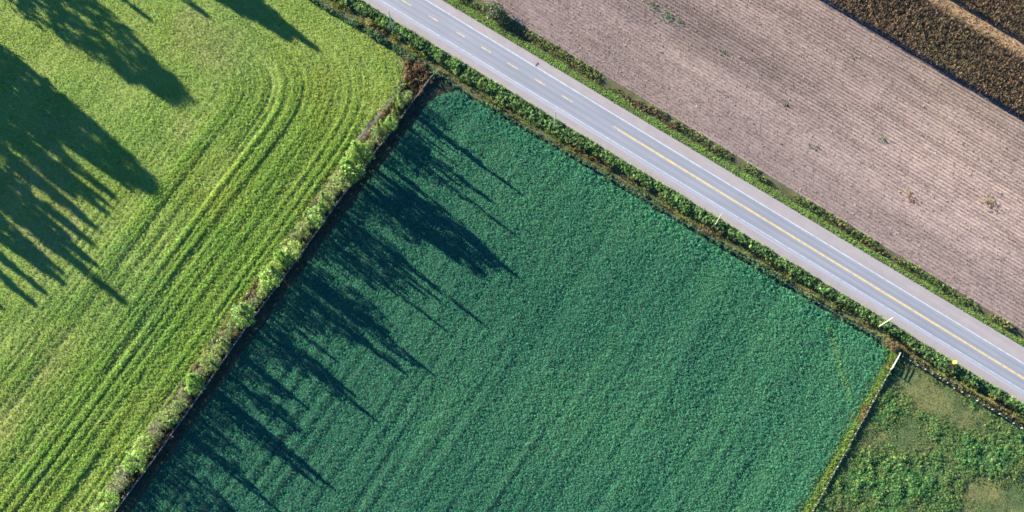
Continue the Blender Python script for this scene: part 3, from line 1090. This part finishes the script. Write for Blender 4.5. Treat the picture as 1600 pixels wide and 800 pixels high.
# tan grass in the strip between the corn blocks
S = RNG.uniform(0, _sv, 2600); T = T_GAP0(S) + RNG.uniform(-.2, 1, 2600) * (T_GAP1(S) + .4 - T_GAP0(S))
x, y = xy_of(S, T); k = inview(x, y, 30); n = k.sum()
scatter('strip_grass', 'dry', np.stack([x, y, 0 * x + .03], -1)[k], np.clip(RNG.normal(.45, .15, n), .2, .9), colvar(np.tile(np.array([[0.32, 0.235, 0.12]]), (n, 1)), n, .2, .06), 'tan dry grass on the strip between the corn blocks', 'grass')

# ------------------------------------------------------------------ paddock plants
x, y = jitter(PAD_POLY, 0.34)
dn = pad_dense(x, y)
k = RNG.random(len(x)) < 0.5 + 0.8 * dn
x, y, dn = x[k], y[k], dn[k]; n = len(x)
c = lerp3((0.115, 0.13, 0.045), (0.068, 0.175, 0.055), dn)
br = (RNG.random(n) < .15)[:, None]
c = np.where(br, np.array([0.19, 0.23, 0.07]), c)
sc_ = np.clip((0.35 + 2.3 * dn * (fbm(x * .5, y * .5, 4) - .12).clip(0, 1)) * RNG.normal(1, .25, n), .25, 2.6)
m = dn > .3
scatter('paddock_weeds', 'hay', np.stack([x, y, PADZ(x, y)], -1)[m], sc_[m] * 1.15, colvar(c, n, .17, .06)[m], 'lumpy green weeds growing in the paddock', 'weeds', tilt=.2)
m = ~m
scatter('paddock_grass', 'grass', np.stack([x, y, PADZ(x, y)], -1)[m], sc_[m] * .9, colvar(c, n, .17, .06)[m], 'short tan grass in the paddock', 'grass', tilt=.2)

# yellow grass along the paddock fence
x, y = jitter(RBANK_POLY, 0.3); n = len(x)
c = lerp3((0.15, 0.23, 0.06), (0.19, 0.17, 0.07), sstep(.5, .7, fbm(x * .3, y * .3, 3)))
scatter('fence_grass', 'grass', np.stack([x, y, 0 * x + .05], -1), np.clip(RNG.normal(1.6, .45, n), .6, 2.6), colvar(c, n, .17, .07), 'yellow green grass under the paddock side fence', 'grass', tilt=.2)

# undergrowth of the hedge bank
x, y = jitter(BANK_POLY, 0.36); n = len(x)
dF = edge_dist(x, y, FENCE); dH = edge_dist(x, y, HEDGE_L); dR = edge_dist(x, y, FIELD_L)
right = dR < dH * 0.55
gk = sstep(.42, .6, fbm(x * .22, y * .22, 8))
c = lerp3((0.085, 0.07, 0.042), (0.06, 0.085, 0.038), gk)
c = np.where(right[:, None], np.array([0.05, 0.075, 0.045]), c)
rust = np.array(G(655, 113)); rr = np.exp(-(np.hypot(x - rust[0], y - rust[1]) / 4.0) ** 2)[:, None] * .8
c = c * (1 - rr) + np.array([0.15, 0.08, 0.042]) * rr
pale = ((RNG.random(n) < .04) & ~right)[:, None]
c = np.where(pale, np.array([0.33, 0.28, 0.2]), c)
sc_ = np.clip((1.05 + 0.9 * fbm(x * .3, y * .3, 5)) * RNG.normal(1, .22, n), .3, 2.3) * np.where(right, .4, 1.0)
m = (RNG.random(n) < .5)
zz = bank_z(x, y)
scatter('hedge_undergrowth', 'dry', np.stack([x, y, zz], -1)[m], sc_[m] * 1.05, colvar(c * 1.1, n, .2, .08)[m], 'brown brush and dry stems under the hedgerow', 'undergrowth', tilt=.25)
m = ~m
scatter('hedge_undergrowth', 'weed', np.stack([x, y, zz], -1)[m], sc_[m] * .8, colvar(c, n, .2, .08)[m], 'leafy undergrowth along the hedgerow fence', 'undergrowth', tilt=.25)


# ------------------------------------------------------------------ trees
def tube(V, F, p0, p1, r0, r1, sides=5):
    p0 = np.array(p0, float); p1 = np.array(p1, float)
    d = p1 - p0; d /= np.linalg.norm(d)
    a = np.cross(d, [0.3, 0.9, 0.1]); a /= np.linalg.norm(a); b = np.cross(d, a)
    k = len(V)
    for p, r in ((p0, r0), (p1, r1)):
        for j in range(sides):
            t = 2 * math.pi * j / sides
            V.append(p + r * (math.cos(t) * a + math.sin(t) * b))
    for j in range(sides):
        j2 = (j + 1) % sides
        F.append([k + j, k + j2, k + sides + j2, k + sides + j])


def make_tree(rng, h, r, prof, nclump, leaves, lsize, bare=0.0, base=0.18, stems=0):
    """returns trunk (verts, faces) and crown (verts, faces, shade); unit is metres"""
    TV, TF = [], []
    bend = rng.normal(0, .03 * h, 2)
    def axis(z): q = z / h; return np.array([bend[0] * q * q, bend[1] * q * q, z])
    zs = np.linspace(0, h * 0.92, 6); tr = max(.05, h * .018)
    for a, b in zip(zs[:-1], zs[1:]):
        tube(TV, TF, axis(a), axis(b), tr * (1 - .9 * a / h), tr * (1 - .9 * b / h), 6)
    for j in range(stems):
        a = rng.uniform(0, 6.28); rr = r * rng.uniform(.25, .75)
        p = np.array([.15 * math.cos(a), .15 * math.sin(a), 0]); top = axis(h * .6) * np.array([1, 1, 1]) + np.array([rr * math.cos(a), rr * math.sin(a), 0])
        m1 = p * .5 + top * .5 + np.array([.1 * rr * math.cos(a), .1 * rr * math.sin(a), -.04 * h])
        tube(TV, TF, p, m1, tr * .7, tr * .5, 5); tube(TV, TF, m1, top, tr * .5, tr * .2, 5)
    CV, CF, CS = [], [], []
    for i in range(nclump):
        q = rng.uniform(0, 1) ** .9
        z = h * (base + (1 - base) * q)
        if prof == 'cone': rad = r * (1 - q) ** .8 + .03 * r
        elif prof == 'slim': rad = r * (math.sin(math.pi * min(1, q * .85 + .15)) ** .7) * (1 - .5 * q) + .05 * r
        else: rad = r * math.sqrt(max(.02, 1 - (2 * q - .85) ** 2 / 1.35))
        a = rng.uniform(0, 2 * math.pi); rr = rad * (rng.uniform(.25, 1) ** .6)
        c = axis(z) + np.array([rr * math.cos(a), rr * math.sin(a), 0])
        if i % 3 == 0 or bare > .5:
            st = axis(max(h * .08, z - rr * rng.uniform(.4, .9)))
            tube(TV, TF, st, c, tr * .35 * (1 - .6 * z / h) + .008, .008, 4)
            if bare > .3:
                for _ in range(4):
                    dd = rng.normal(0, 1, 3); dd[2] = abs(dd[2]) * .6
                    tube(TV, TF, c, c + dd * rng.uniform(.25, .6), .012, .006, 3)
        if rng.random() < bare: continue
        cr = rng.uniform(.5, 1.0) * (.32 if prof == 'slim' else max(.35, .22 * r + .25))
        tone = rng.uniform(.75, 1.2)
        for _ in range(leaves):
            d = rng.normal(0, 1, 3); d /= np.linalg.norm(d)
            p = c + d * cr * rng.uniform(.3, 1) * np.array([1, 1, .75])
            nrm = d + rng.normal(0, .5, 3) + np.array([0, 0, .35]); nrm /= np.linalg.norm(nrm)
            t = np.cross(nrm, rng.normal(0, 1, 3)); t /= np.linalg.norm(t); b = np.cross(nrm, t)
            L = lsize * rng.uniform(.65, 1.3); W = L * .6
            k = len(CV)
            CV += [p - t * L / 2, p + b * W / 2, p + t * L / 2, p - b * W / 2]
            CF.append([k, k + 1, k + 2, k + 3])
            s = tone * rng.uniform(.8, 1.2); CS += [[s, s, s]] * 4
    return TV, TF, CV, CF, CS


TREE_KINDS = {}
_tr = np.random.default_rng(21)


def tree_kind(key, n, *args, mat='tree_leaf', **kw):
    out = []
    for i in range(n):
        TV, TF, CV, CF, CS = make_tree(_tr, *args, **kw)
        me1 = bpy.data.meshes.new('trunk'); me1.from_pydata([tuple(v) for v in TV], [], TF); me1.materials.append(MATS['dead_twig' if kw.get('bare', 0) > .4 else 'bark'])
        o = mesh_obj('crown', np.array(CV), np.array(CF), mat, None, {'shade': np.array(CS)})
        me2 = o.data; bpy.data.objects.remove(o)
        out.append((me1, me2))
    TREE_KINDS[key] = out


tree_kind('round', 6, 8.0, 2.2, 'oval', 85, 16, .34, base=.27, stems=3)
tree_kind('slim', 5, 7.0, .95, 'slim', 90, 17, .28, base=.12, stems=0)
tree_kind('bare', 4, 6.0, 1.7, 'oval', 70, 12, .24, bare=.5, base=.15)
tree_kind('spruce', 5, 20.0, 3.3, 'cone', 250, 14, .62, base=.06)
tree_kind('oak', 2, 20.0, 5.2, 'oval', 360, 15, .75, base=.12)
tree_kind('bush', 3, 2.6, 1.6, 'oval', 60, 16, .26, base=.12)


def plant_tree(name, kind, xy, h, width, col, label, cat, group, z=0.0):
    me1, me2 = random.choice(TREE_KINDS[kind])
    ref = {'round': (8., 2.2), 'slim': (7., .95), 'bare': (6., 1.7), 'spruce': (20., 3.3), 'oak': (20., 5.2), 'bush': (2.6, 1.6)}[kind]
    root = empty(name, (xy[0], xy[1], z))
    root.rotation_euler = (0, 0, random.uniform(0, 6.28))
    root.scale = (width / ref[1], width / ref[1], h / ref[0])
    share('trunk', me1, root)
    cr = share('crown', me2, root)
    cr['col'] = (float(col[0]), float(col[1]), float(col[2]))
    tag(root, label, cat, group)
    return root


ORD = ['first', 'second', 'third', 'fourth', 'fifth', 'sixth', 'seventh', 'eighth', 'ninth', 'tenth', 'eleventh', 'twelfth', 'thirteenth', 'fourteenth', 'fifteenth',
       'sixteenth', 'seventeenth', 'eighteenth', 'nineteenth', 'twentieth']
ORD += ['twenty-' + o for o in ORD[:9]] + ['thirtieth'] + ['thirty-' + o for o in ORD[:9]] + ['fortieth'] + ['forty-' + o for o in ORD[:9]] + ['fiftieth'] + ['fifty-' + o for o in ORD[:9]] + ['sixtieth'] + ['sixty-' + o for o in ORD[:9]] + ['seventieth'] + ['seventy-' + o for o in ORD[:9]] + ['eightieth'] + ['eighty-' + o for o in ORD[:9]]

TANE = math.tan(SUN_EL)


def base_from_crown(px, py, h):
    """foot of a tree whose crown middle shows at this pixel"""
    return G(px, py, 0.6 * h)


hedge = []      # (u, kind, xy, h, width, colour)
GREEN = [(0.16, 0.28, 0.055), (0.14, 0.255, 0.055), (0.18, 0.275, 0.06)]
PALE = [(0.145, 0.205, 0.06), (0.12, 0.18, 0.055)]
_leafy = [(625, 160, 7, 3.2, 'P'), (607, 195, 9, 4.5, 'G'), (590, 208, 11, 5.5, 'P'), (562, 242, 15, 11.0, 'G'), (549, 262, 16, 11.0, 'G'), (531, 284, 13, 6.5, 'P'),
          (508, 312, 12, 6.5, 'P'), (487, 340, 14, 7.5, 'G'), (471, 358, 11, 6.0, 'P'), (450, 392, 15, 8.0, 'G'), (441, 404, 12, 7.0, 'G'), (421, 430, 14, 7.0, 'G'),
          (412, 448, 9, 5.0, 'G'), (377, 490, 15, 8.0, 'G'), (361, 506, 8, 4.5, 'P'), (345, 540, 10, 5.5, 'P'), (326, 565, 13, 7.0, 'P'), (300, 600, 12, 7.0, 'G'),
          (277, 634, 10, 5.0, 'P'), (262, 652, 11, 5.5, 'P'), (223, 694, 13, 7.0, 'G'), (206, 721, 15, 8.0, 'G'), (167, 783, 13, 7.5, 'G'), (155, 803, 13, 8.0, 'G')]
M_PX = 0.166
for px, py, rp, h, k in _leafy:
    xy = base_from_crown(px + 3, py, h)
    hedge.append(('round', xy, h, rp * M_PX * 1.22, random.choice(GREEN if k == 'G' else PALE)))
_bare = [(585, 222, 2.5, 8), (517, 300, 3.5, 9), (432, 418, 3.5, 8), (398, 466, 3.5, 8), (352, 525, 3.5, 9), (312, 585, 4, 9), (287, 620, 4, 10), (246, 668, 5, 12), (193, 742, 5, 12), (183, 764, 5, 11)]
for px, py, h, rp in _bare:
    xy = base_from_crown(px, py, h)
    hedge.append(('bare', xy, h, rp * M_PX * 1.25, (0.15, 0.165, 0.075)))
for px, py in [(632, 150), (612, 188), (598, 200), (576, 226), (540, 276), (520, 298), (497, 326), (479, 350), (461, 374), (436, 412), (405, 456), (390, 476), (370, 498), (354, 522), (337, 550), (318, 577),
               (308, 590), (290, 614), (270, 642), (254, 660), (238, 680), (214, 708), (199, 733), (187, 752), (176, 772)]:
    h = random.uniform(2.6, 4.2)
    xy = base_from_crown(px + random.uniform(-2, 5), py + random.uniform(-3, 3), h)
    hedge.append(('round', xy, h, random.uniform(1.2, 1.9), random.choice(PALE + [(0.11, 0.165, 0.05), (0.10, 0.14, 0.05)])))
# slim trees known by the tips of their long shadows
_tips = [(810, 300), (762, 313), (796, 362), (799, 425), (749, 421), (712, 409), (742, 495), (686, 507), (682, 466), (656, 455), (663, 577), (623, 575), (578, 648), (476, 634), (463, 670),
         (510, 751), (480, 747), (433, 797), (762, 263), (694, 239), (600, 520), (560, 505), (520, 560), (640, 430), (545, 610), (450, 620), (420, 690), (400, 660), (366, 700), (398, 760), (330, 770), (445, 560), (700, 330), (660, 300), (720, 290)]


def hedge_foot(tip, off=-1.6):
    """walk from a shadow tip towards the sun up to the fence line"""
    t = np.array(G(*tip))
    u0, w0 = uw(t[0], t[1])
    sd = np.array([SD @ HD, SD @ HNr])
    # fence bends near the road: use w of the fence at that u
    k = (w0 - off) / sd[1]
    for _ in range(4):
        u = u0 - k * sd[0]
        fu = np.array([uw(*q) for q in FENCE])
        wf = np.interp(u, fu[:, 0], fu[:, 1])
        k = (w0 - (wf + off)) / sd[1]
    return t - k * SD, k


for tip in _tips:
    xy, dist = hedge_foot(tip, random.uniform(-2.4, -.9))
    h = dist * TANE
    if h < 1.5: continue
    h *= 1.08
    hedge.append(('slim', xy, h, max(.4, min(.95, .115 * h)) * random.uniform(.75, 1.25), random.choice(PALE + GREEN)))
for tip, wd in [((797, 424), 1.9), ((775, 420), 2.0), ((749, 421), 2.1), ((657, 576), 1.5), ((622, 574), 1.5), ((500, 749), 1.5)]:
    xy, dist = hedge_foot(tip, -2.2)
    hedge.append(('round', xy, dist * TANE * 1.03, wd, random.choice(GREEN)))
# fillers so that the row reads as a continuous comb of stems
for u in np.arange(-6, 118, 2.9):
    fu = np.array([uw(*q) for q in FENCE])
    uu = u + random.uniform(-.8, .8)
    wf = np.interp(uu, fu[:, 0], fu[:, 1])
    xy = np.array(xy_uw(uu, wf + random.uniform(-2.6, -.5)))
    h = random.uniform(2.4, 6.4)
    hedge.append(('slim', xy, h, random.uniform(.22, .4), random.choice(PALE + GREEN)))

for kind, nm, what, grp in (('round', 'hedge_tree', 'leafy green hedgerow tree', 'leafy trees of the hedgerow'),
                            ('bare', 'bare_shrub', 'grey half bare hedgerow shrub', 'half bare shrubs of the hedgerow'),
                            ('slim', 'slim_sapling', 'slender hedgerow sapling', 'slender saplings of the hedgerow')):
    L = sorted([t for t in hedge if t[0] == kind], key=lambda t: uw(t[1][0], t[1][1])[0])
    for i, (kd, xy, h, wd, col) in enumerate(L):
        size = 'tall ' if h > 6.5 else ('short ' if h < 3.6 else '')
        plant_tree(nm, kd, xy, h, wd, col, f'{size}{what}, {ORD[i]} of its kind counted from the road end', 'tree' if kind != 'bare' else 'shrub', grp)

# trees beyond the frame's upper left whose shadows reach into the hay field
_more = [(t, 'spruce', random.uniform(16, 22), random.uniform(2.4, 3.4)) for t in [(218, 280), (130, 335), (112, 368), (168, 335), (95, 392), (42, 402), (22, 442), (132, 408), (60, 365), (25, 372), (205, 300), (172, 322), (142, 305), (90, 345), (15, 300), (105, 445), (160, 420)]]
_more += [(t, 'oak', h_, w_) for t, h_, w_ in [((456, 56), 16, 4.2), ((425, 38), 15, 4.0), ((95, 230), 19, 3.6)]]
_off = [((287, 159), 'oak', 24, 7.4), ((237, 32), 'spruce', 17, 2.2), ((502, 77), 'spruce', 17, 3.2), ((452, 63), 'spruce', 16, 2.8), ((327, 26), 'spruce', 15, 2.6), ((243, 297), 'oak', 25, 5.6),
        ((181, 309), 'spruce', 21, 3.4), ((150, 357), 'spruce', 21, 3.4), ((150, 382), 'spruce', 19, 3.0), ((100, 424), 'spruce', 18, 3.2), ((199, 474), 'spruce', 24, 3.4),
        ((73, 430), 'spruce', 16, 3.0), ((60, 474), 'spruce', 17, 2.8), ((72, 460), 'spruce', 15, 2.6), ((7, 482), 'spruce', 12, 2.6), ((205, 250), 'spruce', 22, 4.2), ((120, 300), 'spruce', 21, 4.2), ((395, 20), 'oak', 13, 4.0), ((60, 240), 'spruce', 20, 4.2), ((40, 330), 'spruce', 18, 3.6)] + _more
_wh = {(287, 159): 'broad blunt shadow in the hay field', (237, 32): 'short narrow shadow at the top edge', (502, 77): 'pointed shadow nearest the road', (452, 63): 'small pointed shadow beside the one nearest the road',
       (327, 26): 'small shadow tip at the top edge', (243, 297): 'widest shadow edge in the hay field', (181, 309): 'second shadow finger from the widest one', (150, 357): 'third shadow finger below the widest one',
       (150, 382): 'blunt shadow finger at the middle of the dark group', (100, 424): 'ragged shadow end left of the long thin one', (199, 474): 'long thin shadow reaching lowest to the right',
       (73, 430): 'shadow finger near the left edge', (60, 474): 'lowest shadow tip near the left edge', (72, 460): 'twin shadow tip near the left edge', (7, 482): 'shadow cut by the left edge',
       (205, 250): 'solid middle of the large dark shadow', (120, 300): 'dark heart of the shadow at the left edge', (395, 20): 'shadow clump at the top edge', (60, 240): 'dark shadow filling the left edge', (40, 330): 'shadow below the dark one at the left edge', (210, 110): 'upper side of the broad blunt shadow'}
for tip, kind, h, wd in _off:
    t = np.array(G(*tip))
    xy = t - SD * (h / TANE)
    plant_tree('field_edge_tree', kind, xy, h, wd, (0.06, 0.11, 0.045), ('tall tree casting the ' + _wh[tip]) if tip in _wh else 'tall tree casting the ' + ORD[_more.index((tip, kind, h, wd))] + ' minor finger of the left shadow mass', 'tree', 'trees beyond the hay field')

# a few bushes
for (px, py), h, w_, col, lab in [((772, 18), 2.6, 3.0, (0.055, 0.08, 0.04), 'dark bush between the road and stubble field at the top edge'),
                                 ((787, 30), 1.8, 1.7, (0.07, 0.09, 0.04), 'low dark bush just below the larger one at the top edge'),
                                 ((1487, 572), 1.5, 1.1, (0.06, 0.05, 0.035), 'dark brown bush beside the yellow sign'),
                                 ((655, 108), 1.8, 1.9, (0.12, 0.07, 0.04), 'russet bush at the road end of the hedgerow'),
                                 ((667, 117), 1.3, 1.3, (0.15, 0.08, 0.045), 'small rust coloured bush at the fence corner'),
                                 ((1396, 543), 1.8, 1.5, (0.13, 0.09, 0.05), 'brown bush at the corner of the crop field and paddock'),
                                 ((1385, 536), 1.2, 1.2, (0.16, 0.14, 0.06), 'small olive bush left of the paddock corner'),
                                 ((640, 92), 1.6, 1.5, (0.07, 0.12, 0.05), 'green bush between the hay field and the ditch'),
                                 ((577, 33), 1.3, 1.1, (0.2, 0.2, 0.05), 'small yellow bush left of the nearest pole to the top edge')]:
    xy = G(px, py)
    s_b, t_b = st_of(*xy)
    zb = 0.0
    if T_FIELD(s_b) < t_b < T_SGRAV(s_b): zb = float(z_south(np.array([s_b]), np.array([t_b]))[0])
    elif T_NGRASS(s_b) < t_b < T_PLOW(s_b): zb = float(z_north(np.array([s_b]), np.array([t_b]))[0])
    plant_tree('bush', 'bush', xy, h, w_, col, lab, 'bush', None, zb - .05)

# weed patches standing in the stubble
_pat = [((1044, 24), 2.2, (0.08, 0.17, 0.06), 'largest green weed patch in the stubble field'), ((1063, 35), 1.0, (0.09, 0.16, 0.06), 'small green weed patch below the largest one in the stubble'),
        ((1017, 9), 1.5, (0.11, 0.15, 0.07), 'faint green weed patch at the top edge of the stubble field'), ((1130, 81), 1.1, (0.11, 0.15, 0.07), 'green weed patch in the stubble beside a tan straw streak'),
        ((1228, 163), 1.1, (0.13, 0.16, 0.06), 'small yellow green weed patch in mid stubble field'), ((1380, 217), 1.3, (0.1, 0.15, 0.07), 'green weed patch in the stubble below the corn'),
        ((1270, 229), 1.0, (0.1, 0.14, 0.07), 'small green weed tuft in the lower stubble field'), ((1423, 307), 1.9, (0.24, 0.15, 0.08), 'brown weed patch in the stubble, left of a yellow one'),
        ((1548, 318), 2.0, (0.22, 0.17, 0.06), 'yellow brown weed patch near the right edge of the stubble')]
for (px, py), r, col, lab in _pat:
    c0 = G(px, py)
    n = int(14 * r * r)
    a = RNG.normal(0, r * .75, n); b = RNG.normal(0, r * .4, n)
    x = c0[0] + a * RD[0] + b * RN[0]; y = c0[1] + a * RD[1] + b * RN[1]
    V = []; F = []; S_ = []
    for i in range(n):
        v, f_, s_ = leaf_clump(_rg, 8, .22, .3, .2, .5)
        k = len(V); V += list(v + np.array([x[i], y[i], .02])); F += (f_ + k).tolist(); S_ += list(s_)
    o = mesh_obj('weed_patch', np.array(V) - np.array([c0[0], c0[1], 0]), np.array(F), 'tree_leaf', None, {'shade': np.array(S_)})
    o.location = (c0[0], c0[1], 0)
    o['col'] = tuple(float(q) for q in col)
    tag(o, lab, 'weeds', kind='stuff')


# ------------------------------------------------------------------ utility poles
def prism_mesh(name, segs, mat, sides=8):
    V, F = [], []
    for p0, p1, r0, r1 in segs:
        k = len(V)
        tube(V, F, p0, p1, r0, r1, sides)
        F.append(list(range(k + sides - 1, k - 1, -1))); F.append(list(range(k + sides, k + 2 * sides)))
    me = bpy.data.meshes.new(name)
    me.from_pydata([tuple(v) for v in V], [], F); me.update(); me.materials.append(MATS[mat])
    return me


PH = 11.8
POLES = [((614, 47), 'pole_wood', 'greenish grey utility pole nearest the top edge', 0.16), ((866, 199), 'pole_wood', 'grey utility pole opposite the start of the solid yellow line', 0.14),
         ((1117, 352), 'pale_pole_wood', 'pale utility pole in the ditch, third from the top', 0.135), ((1374, 510), 'pale_pole_wood', 'cream utility pole by the paddock corner', 0.15)]
for (px, py), mat, lab, r in POLES:
    g = G(px, py)
    s_b, t_b = st_of(*g)
    zb = float(z_south(np.array([s_b]), np.array([t_b]))[0]) - .3
    root = empty('utility_pole', (g[0], g[1], zb))
    root.rotation_euler = (0, 0, math.atan2(RD[1], RD[0]))
    share('shaft', prism_mesh('shaft', [((0, 0, 0), (0, 0, 6), r, r * .86), ((0, 0, 6), (0, 0, PH), r * .86, r * .66)], mat, 12), root)
    share('bracket', prism_mesh('bracket', [((0, 0, PH - .25), (0, .28, PH - .05), .035, .03)], 'galvanised', 6), root)
    share('insulator', prism_mesh('insulator', [((0, .28, PH - .06), (0, .28, PH + .12), .06, .045)], 'porcelain', 8), root)
    share('cap', prism_mesh('cap', [((0, 0, PH), (0, 0, PH + .06), r * .7, r * .5)], 'galvanised', 10), root)
    tag(root, lab, 'utility pole', 'utility poles along the road')

# ------------------------------------------------------------------ yellow road sign
g = G(1487, 569.5)
s_b, t_b = st_of(*g)
zb = float(z_south(np.array([s_b]), np.array([t_b]))[0])
root = empty('road_sign', (g[0], g[1], zb - .1))
root.rotation_euler = (0, 0, math.atan2(RD[1], RD[0]) + math.radians(165))
share('post', prism_mesh('post', [((0, 0, 0), (.18, 0, 2.75), .045, .045)], 'galvanised', 6), root)
bm = bmesh.new()
bmesh.ops.create_cube(bm, size=1.0, matrix=Matrix.Translation((0.2, 0, 2.75)) @ Matrix.Rotation(math.radians(-46), 4, 'Y') @ Matrix.Rotation(math.radians(45), 4, 'X') @ Matrix.Diagonal((.03, .85, .85, 1)))
bmesh.ops.bevel(bm, geom=bm.edges[:], offset=.008, segments=1)
me = bpy.data.meshes.new('sign_panel'); bm.to_mesh(me); bm.free(); me.materials.append(MATS['sign_yellow'])
share('sign_panel', me, root)
bm = bmesh.new()
bmesh.ops.create_cube(bm, size=1.0, matrix=Matrix.Translation((.03, -.1, 1.95)) @ Matrix.Rotation(math.radians(-46), 4, 'Y') @ Matrix.Diagonal((.03, .5, .4, 1)))
me = bpy.data.meshes.new('tab_panel'); bm.to_mesh(me); bm.free(); me.materials.append(MATS['white_paint'])
share('tab_panel', me, root)
tag(root, 'yellow road sign on a post beside the gravel shoulder', 'road sign')


# ------------------------------------------------------------------ fences
def resample(pts, step):
    pts = [np.array(p) for p in pts]
    L = [0]
    for a, b in zip(pts[:-1], pts[1:]): L.append(L[-1] + np.linalg.norm(b - a))
    xs = np.arange(0, L[-1], step)
    P_ = np.array(pts)
    return np.stack([np.interp(xs, L, P_[:, 0]), np.interp(xs, L, P_[:, 1])], -1)


def fence(name, pts, step, post_r, post_h, post_mat, rails, rail_r, rail_mat, label, lean=.05, zf=None, tall_every=0, tall=1.0, skip_rails=False, square=False):
    q = resample(pts, step)
    q = q[inview(q[:, 0], q[:, 1], 80)]
    root = empty(name, (q[0][0], q[0][1], 0))
    pm = prism_mesh('post', [((0, 0, -.2), (0, 0, post_h), post_r, post_r * .9)], post_mat, 6)
    rm = prism_mesh('rail', [((0, 0, 0), (0, 0, 1), rail_r, rail_r)], rail_mat, 5)
    zf = zf or (lambda x, y: 0.0)
    for i, p in enumerate(q):
        z = zf(p[0], p[1])
        t = tall if tall_every and i % tall_every == 0 else 1.0
        share('post', pm, root, (p[0] - q[0][0], p[1] - q[0][1], z), (random.gauss(0, lean), random.gauss(0, lean), random.uniform(0, 6)), (1, 1, t * random.uniform(.93, 1.07)))
    for i in range(len(q) - 1):
        a, b = q[i], q[i + 1]
        for hz in rails:
            p0 = Vector((a[0] - q[0][0], a[1] - q[0][1], hz + zf(*a) + random.gauss(0, .02))); p1 = Vector((b[0] - q[0][0], b[1] - q[0][1], hz + zf(*b) + random.gauss(0, .02)))
            d = p1 - p0
            share('rail', rm, root, p0, d.to_track_quat('Z', 'Y').to_euler(), (1, 1, d.length + .04))
    tag(root, label, 'fence')
    return root


def zs_xy(x, y):
    s, t = st_of(x, y)
    return float(z_south(np.array([s]), np.array([t]))[0]) if t > T_FIELD(s) else 0.0


fence('rail_fence', FENCE, 2.6, .09, 1.35, 'grey_wood', (.45, .85, 1.22), .04, 'grey_wood', 'weathered grey rail fence along the hedgerow', zf=lambda x, y: 0.05)
_q = [FENCE[0]] + [tuple(xy_of(s, T_FIELD(s) + .5)) for s in np.arange(st_of(*FENCE[0])[0] + 4, st_of(*RF[0])[0] - 2, 6.0)] + [RF[0]]
fence('wire_fence', _q, 3.2, .06, 1.25, 'grey_wood', (.5, .85, 1.15), .006, 'galvanised', 'low wire fence between the crop field and the roadside ditch', lean=.09, zf=zs_xy)
fence('paddock_fence', RF[1:], 1.55, .05, 1.3, 'pale_wood', (.35, .75, 1.12), .012, 'grey_wood', 'fence with pale posts between the crop field and paddock', lean=.03, tall_every=4, tall=1.25)
_q = [tuple(xy_of(s, T_FIELD(s) - .15)) for s in np.arange(st_of(*RF[0])[0] + 1.0, st_of(*RF[0])[0] + 70, 6.0)]
fence('paddock_fence', _q, 2.05, .065, 1.35, 'pale_wood', (.4, .75, 1.1), .006, 'galvanised', 'wire fence with white posts between the paddock and the ditch', lean=.1, zf=zs_xy)

# white board gate panel closing the paddock corner
a = np.array(G(1404, 553)); b = np.array(G(1391, 577))
d = b - a; Lg = np.linalg.norm(d)
root = empty('board_gate', (a[0], a[1], 0)); root.rotation_euler = (0, 0, math.atan2(d[1], d[0]))
bm = bmesh.new(); bmesh.ops.create_cube(bm, size=1.0, matrix=Matrix.Diagonal((Lg, .07, .15, 1))); bmesh.ops.bevel(bm, geom=bm.edges[:], offset=.01, segments=1)
me = bpy.data.meshes.new('board'); bm.to_mesh(me); bm.free(); me.materials.append(MATS['pale_wood'])
for hz in (.3, .64, .98, 1.32): share('board', me, root, (Lg / 2, .12, hz))
pm = prism_mesh('post', [((0, 0, -.2), (0, 0, 1.6), .1, .1)], 'pale_wood', 8)
share('post', pm, root, (0, 0, 0)); share('post', pm, root, (Lg, 0, 0))
tag(root, 'white board gate at the paddock corner', 'gate')
